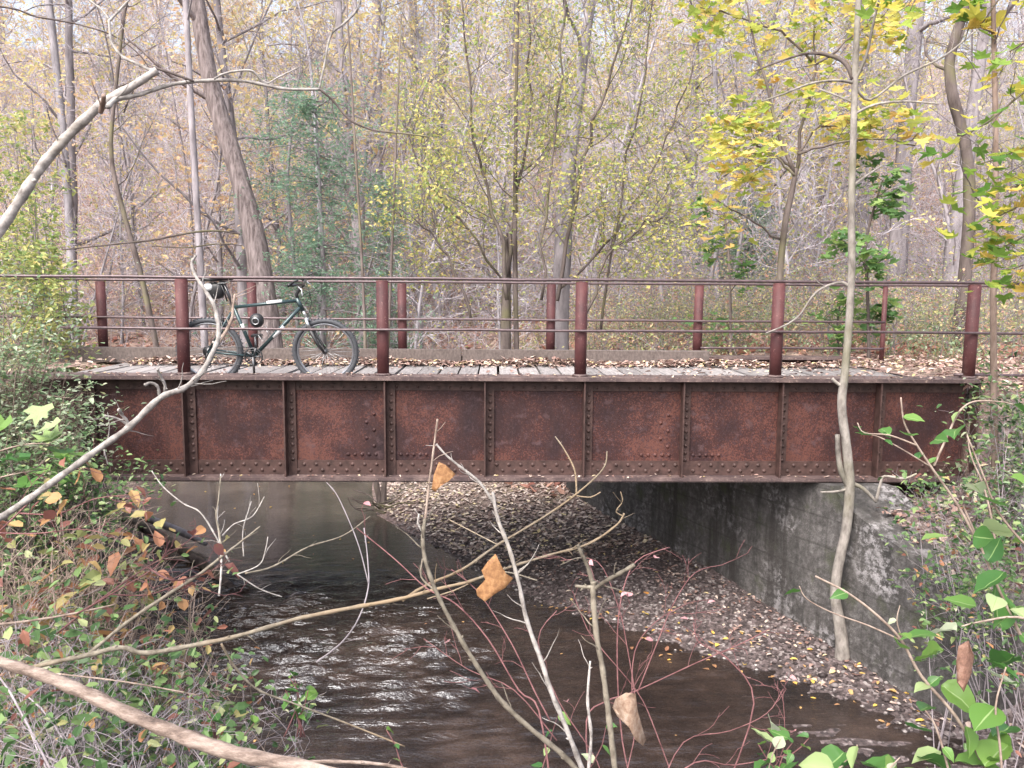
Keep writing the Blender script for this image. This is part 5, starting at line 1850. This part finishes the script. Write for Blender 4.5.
fg('bare_twig', 'fine bare forked twig rising from the bank before the smooth water', 'branch', [
    ('twig', [(222, 600), (224, 570), (222, 545), (219, 520), (221, 495), (222, 478)], [3, 2.6, 2.2, 2, 1.6], 3.2, 3.4),
    ('twig', [(232, 566), (205, 520), (185, 508), (165, 492), (153, 476)], [2.4, 2, 1.8, 1.5], 3.2, 3.3),
    ('twig', [(224, 540), (236, 528), (254, 520), (266, 500)], [2, 1.6, 1.2], 3.3, 3.4),
    ('twig', [(246, 560), (245, 535), (250, 515), (253, 505)], [2, 1.6, 1.2], 3.3, 3.4),
    ('twig', [(240, 578), (262, 592), (285, 600)], [2, 1.6, 1.2], 3.2, 3.2),
    ('twig', [(240, 578), (262, 568), (268, 552), (270, 540)], [1.8, 1.6, 1.3, 1.1], 3.2, 3.2)], 3.2, G)
fg('dark_twig', 'thin dark twig dipping over the riffle left of the bent brown stem', 'branch', [
    ('twig', [(320, 665), (345, 645), (362, 620), (371, 590), (370, 560), (366, 530)], [2.5, 2, 2, 1.6], 2.8, 3.0),
    ('twig', [(371, 585), (360, 545), (340, 500), (328, 485)], [1.6, 1.4, 1.1], 2.9, 3.0)], 2.8, MT['bark_mid'])

# dry hanging leaves
def dry_leaf(label, outline, D, col, curl, px_c):
    """outline in photo pixels, hung at depth D, with a thin curled sheet"""
    cx, cy_ = px_c
    n_ = len(outline)
    rng = np.random.RandomState(int(cx))
    rings = [0, .35, .7, 1.0]
    v, f = [], []
    T_ = []
    for side in (0, 1):
        for rr in rings[1:]:
            for (x, y) in outline:
                u = (x - cx) * rr; w_ = (y - cy_) * rr
                dep = D + curl * ((u / 16) ** 2) * .012 + rng.uniform(-.0015, .0015) + side * .0012
                T_.append(at(cx + u, cy_ + w_, dep))
        T_.append(at(cx, cy_, D + side * .0012))
    R3 = len(rings) - 1
    blk = R3 * n_ + 1
    for side in (0, 1):
        o = side * blk
        for k in range(n_):
            k2 = (k + 1) % n_
            f.append((o + blk - 1, o + k, o + k2) if side == 0 else (o + blk - 1, o + k2, o + k))
            for q in range(R3 - 1):
                a = o + q * n_
                F4 = (a + k, a + n_ + k, a + n_ + k2, a + k2)
                f.append(F4 if side == 0 else F4[::-1])
    for k in range(n_):
        k2 = (k + 1) % n_
        a = (R3 - 1) * n_
        f.append((a + k, blk + a + k, blk + a + k2, a + k2))
    mb = MB(); mb.add(T_, f, 0, True)
    mm, nt, b2 = mat('dry_leaf_' + col[0])
    nz = noise(nt, 60, 5, .7, coords(nt))
    rr = ramp(nt, nz.outputs[0], [(.3, col[1]), (.55, col[2]), (.75, col[3])])
    nt.links.new(rr.outputs[0], b2.inputs['Base Color'])
    b2.inputs['Roughness'].default_value = .7
    bump(nt, b2, nz.outputs[0], .5, .004)
    tr = N(nt, 'BsdfTranslucent'); nt.links.new(rr.outputs[0], tr.inputs[0])
    ms = N(nt, 'MixShader'); ms.inputs[0].default_value = .35
    nt.links.new(b2.outputs[0], ms.inputs[1]); nt.links.new(tr.outputs[0], ms.inputs[2])
    nt.links.new(ms.outputs[0], nt.nodes['Material Output'].inputs[0])
    o = mb.build('dry_leaf', mm, loc=tuple(at(cx, cy_, D)))
    tag(o, label, 'leaf')
ORG = ('orange', (.20, .09, .04), (.40, .21, .09), (.52, .33, .17))
PAL = ('pale', (.24, .14, .09), (.44, .32, .24), (.58, .48, .40))
dry_leaf('crumpled orange leaf hanging in front of the girder bottom', [(440, 463), (447, 466), (457, 475), (450, 482), (442, 487), (437, 493), (433, 490), (435, 476)], 2.05, ORG, 1, (443, 477))
dry_leaf('pointed orange dry leaf hanging over the water below the middle of the girder', [(498, 554), (504, 566), (509, 574), (516, 578), (508, 588), (498, 594), (488, 602), (480, 596), (479, 590), (488, 580), (484, 571), (490, 562)], 2.15, (ORG[0] + '_b',) + ORG[1:], 1, (497, 579))
dry_leaf('pale rolled dry leaf beside the cut brown stem near the bottom edge', [(620, 697), (630, 691), (640, 692), (642, 708), (646, 722), (651, 738), (648, 744), (640, 738), (634, 726), (622, 715), (617, 706)], 1.95, PAL, 5, (633, 712))
dry_leaf('brown curled dead leaf hanging inside the right leafy vine', [(962, 640), (972, 634), (978, 650), (975, 668), (968, 686), (961, 676), (960, 655)], 2.4, ('brown', (.16, .08, .06), (.32, .18, .13), (.45, .3, .24)), 6, (968, 660))

# ------------------------------------------------------------------ right foreground vine
def vine():
    rng = np.random.RandomState(131)
    D = 2.5
    root = thing('leafy_vine', 'climbing vine with bright green leaves on pale stems at the right edge', 'shrub', tuple(at(1000, 820, D)))
    st = MB()
    S = [([(1010, 800), (990, 760), (960, 710), (925, 670), (905, 635), (880, 610), (850, 588), (818, 572)], 4, 2.5), ([(1060, 700), (1030, 640), (1005, 590), (985, 545), (965, 500)], 4, 2.45),
         ([(985, 545), (960, 500), (935, 465), (918, 440), (905, 418), (901, 392)], 3, 2.6), ([(918, 440), (890, 430), (865, 428), (858, 418)], 2, 2.6), ([(930, 460), (905, 445), (880, 432), (868, 430)], 1.6, 2.6),
         ([(935, 460), (948, 430), (960, 405), (975, 395), (1000, 395), (1015, 398)], 2.5, 2.6), ([(1000, 560), (995, 520), (985, 480), (972, 450), (968, 428)], 2.5, 2.5),
         ([(905, 635), (870, 620), (835, 608), (810, 595), (802, 582)], 2, 2.5), ([(905, 632), (900, 615), (903, 600)], 1.5, 2.5), ([(1060, 560), (1030, 540), (1000, 505), (985, 470), (968, 430)], 3, 2.3),
         ([(960, 790), (950, 750), (940, 720), (930, 705)], 3, 2.3), ([(830, 800), (840, 770), (860, 748), (862, 740)], 3, 2.2), ([(770, 800), (775, 760), (785, 735)], 2, 2.2),
         ([(1010, 800), (1005, 740), (1000, 700), (1010, 660)], 3, 2.4), ([(880, 800), (890, 770), (905, 752)], 2.5, 2.2), ([(1060, 620), (1020, 610), (985, 615), (965, 620)], 3, 2.35)]
    lp = []
    for s, w, dd in S:
        P = smooth_pts([at(x, y, dd) for x, y in s])
        r = w / 2 * dd / F_PX
        st.tube(P, np.linspace(r, r * .5, len(P)), 6, knob=.06)
    st.build('stem', MT['stem_dry'], root)
    f = MB()
    L_ = [(913, 430, 24, 0), (958, 423, 26, 0), (935, 434, 20, 0), (975, 478, 30, 0), (950, 530, 28, 1), (985, 522, 34, 0), (975, 530, 26, 1), (1008, 565, 34, 0), (990, 555, 24, 0), (1010, 500, 30, 1), (1012, 470, 26, 0),
          (945, 632, 34, 0), (925, 655, 40, 0), (960, 625, 30, 1), (1005, 625, 44, 1), (1018, 650, 36, 0), (945, 680, 34, 0), (990, 655, 30, 1), (925, 705, 26, 1), (912, 720, 28, 0), (925, 752, 34, 0), (945, 745, 30, 1), (1000, 700, 40, 0), (1015, 720, 36, 1), (980, 690, 28, 0),
          (960, 755, 36, 0), (990, 760, 40, 1), (1015, 750, 34, 0), (850, 748, 32, 0), (870, 758, 36, 1), (890, 762, 30, 0), (840, 765, 30, 1), (775, 718, 20, 0), (795, 735, 20, 0), (778, 740, 22, 0), (802, 758, 20, 1), (905, 642, 22, 0), (980, 600, 26, 0), (1000, 590, 26, 1), (905, 628, 14, 0), (1018, 600, 30, 0), (1015, 535, 30, 1), (935, 765, 30, 1), (905, 765, 26, 0), (1020, 680, 30, 0), (970, 720, 24, 1)]
    for (x, y, s, q) in L_:
        dd = rng.uniform(2.2, 2.6)
        f.leaves([at(x, y, dd)], s * 1.15 * dd / F_PX, 'broad', 0, rng.uniform(.25, .8))
    extra = []
    for i in range(34):
        s, w, dd = S[rng.randint(len(S))]
        P = smooth_pts([at(x, y, dd) for x, y in s])
        extra.append(P[rng.randint(2, len(P))])
    f.leaves(np.array(extra), rng.uniform(.03, .075, len(extra)), 'broad', 0, .5)
    f.build('foliage', [MT['lf_bright'], MT['lf_rib']], root)
vine()
def sprig(label, base, n, D, seed, leafm, ls):
    rng = np.random.RandomState(seed)
    root = thing('seedling', label, 'plant', tuple(at(*base, D)))
    m = MB(); tips = []
    for i in range(n):
        Q, _ = wander(at(base[0] + rng.uniform(-12, 12), base[1] + 40, D), (rng.normal(0, .35), rng.normal(0, .3), 1), rng.uniform(.12, .32), 5, .15, rng)
        m.tube(Q, np.linspace(.003, .0015, 6), 4)
        tips += list(Q[2:])
    m.build('stem', MT['stem_red'], root)
    f = MB(); f.leaves(np.array(tips), rng.uniform(.6, 1.2, len(tips)) * ls, 'broad', 0, .5)
    f.build('foliage', [leafm, MT['lf_rib']], root)
sprig('small seedling with red stems and green leaves right of the pale log', (300, 700), 5, 3.0, 141, MT['lf_bright'], .05)
sprig('small green seedling at the bottom edge below the bent stem', (555, 770), 3, 2.4, 142, MT['lf_bright'], .045)
sprig('few green leaves on a thin stem left of the bent stem', (430, 770), 2, 2.6, 143, MT['lf_bright'], .04)
sprig('small sprig of olive leaves above the pale log end', (230, 720), 4, 2.9, 144, MT['lf_bright'], .04)
sprig('seedling with pale green leaves over the dark water near the red twigs', (785, 740), 3, 2.4, 145, MT['lf_bright'], .05)
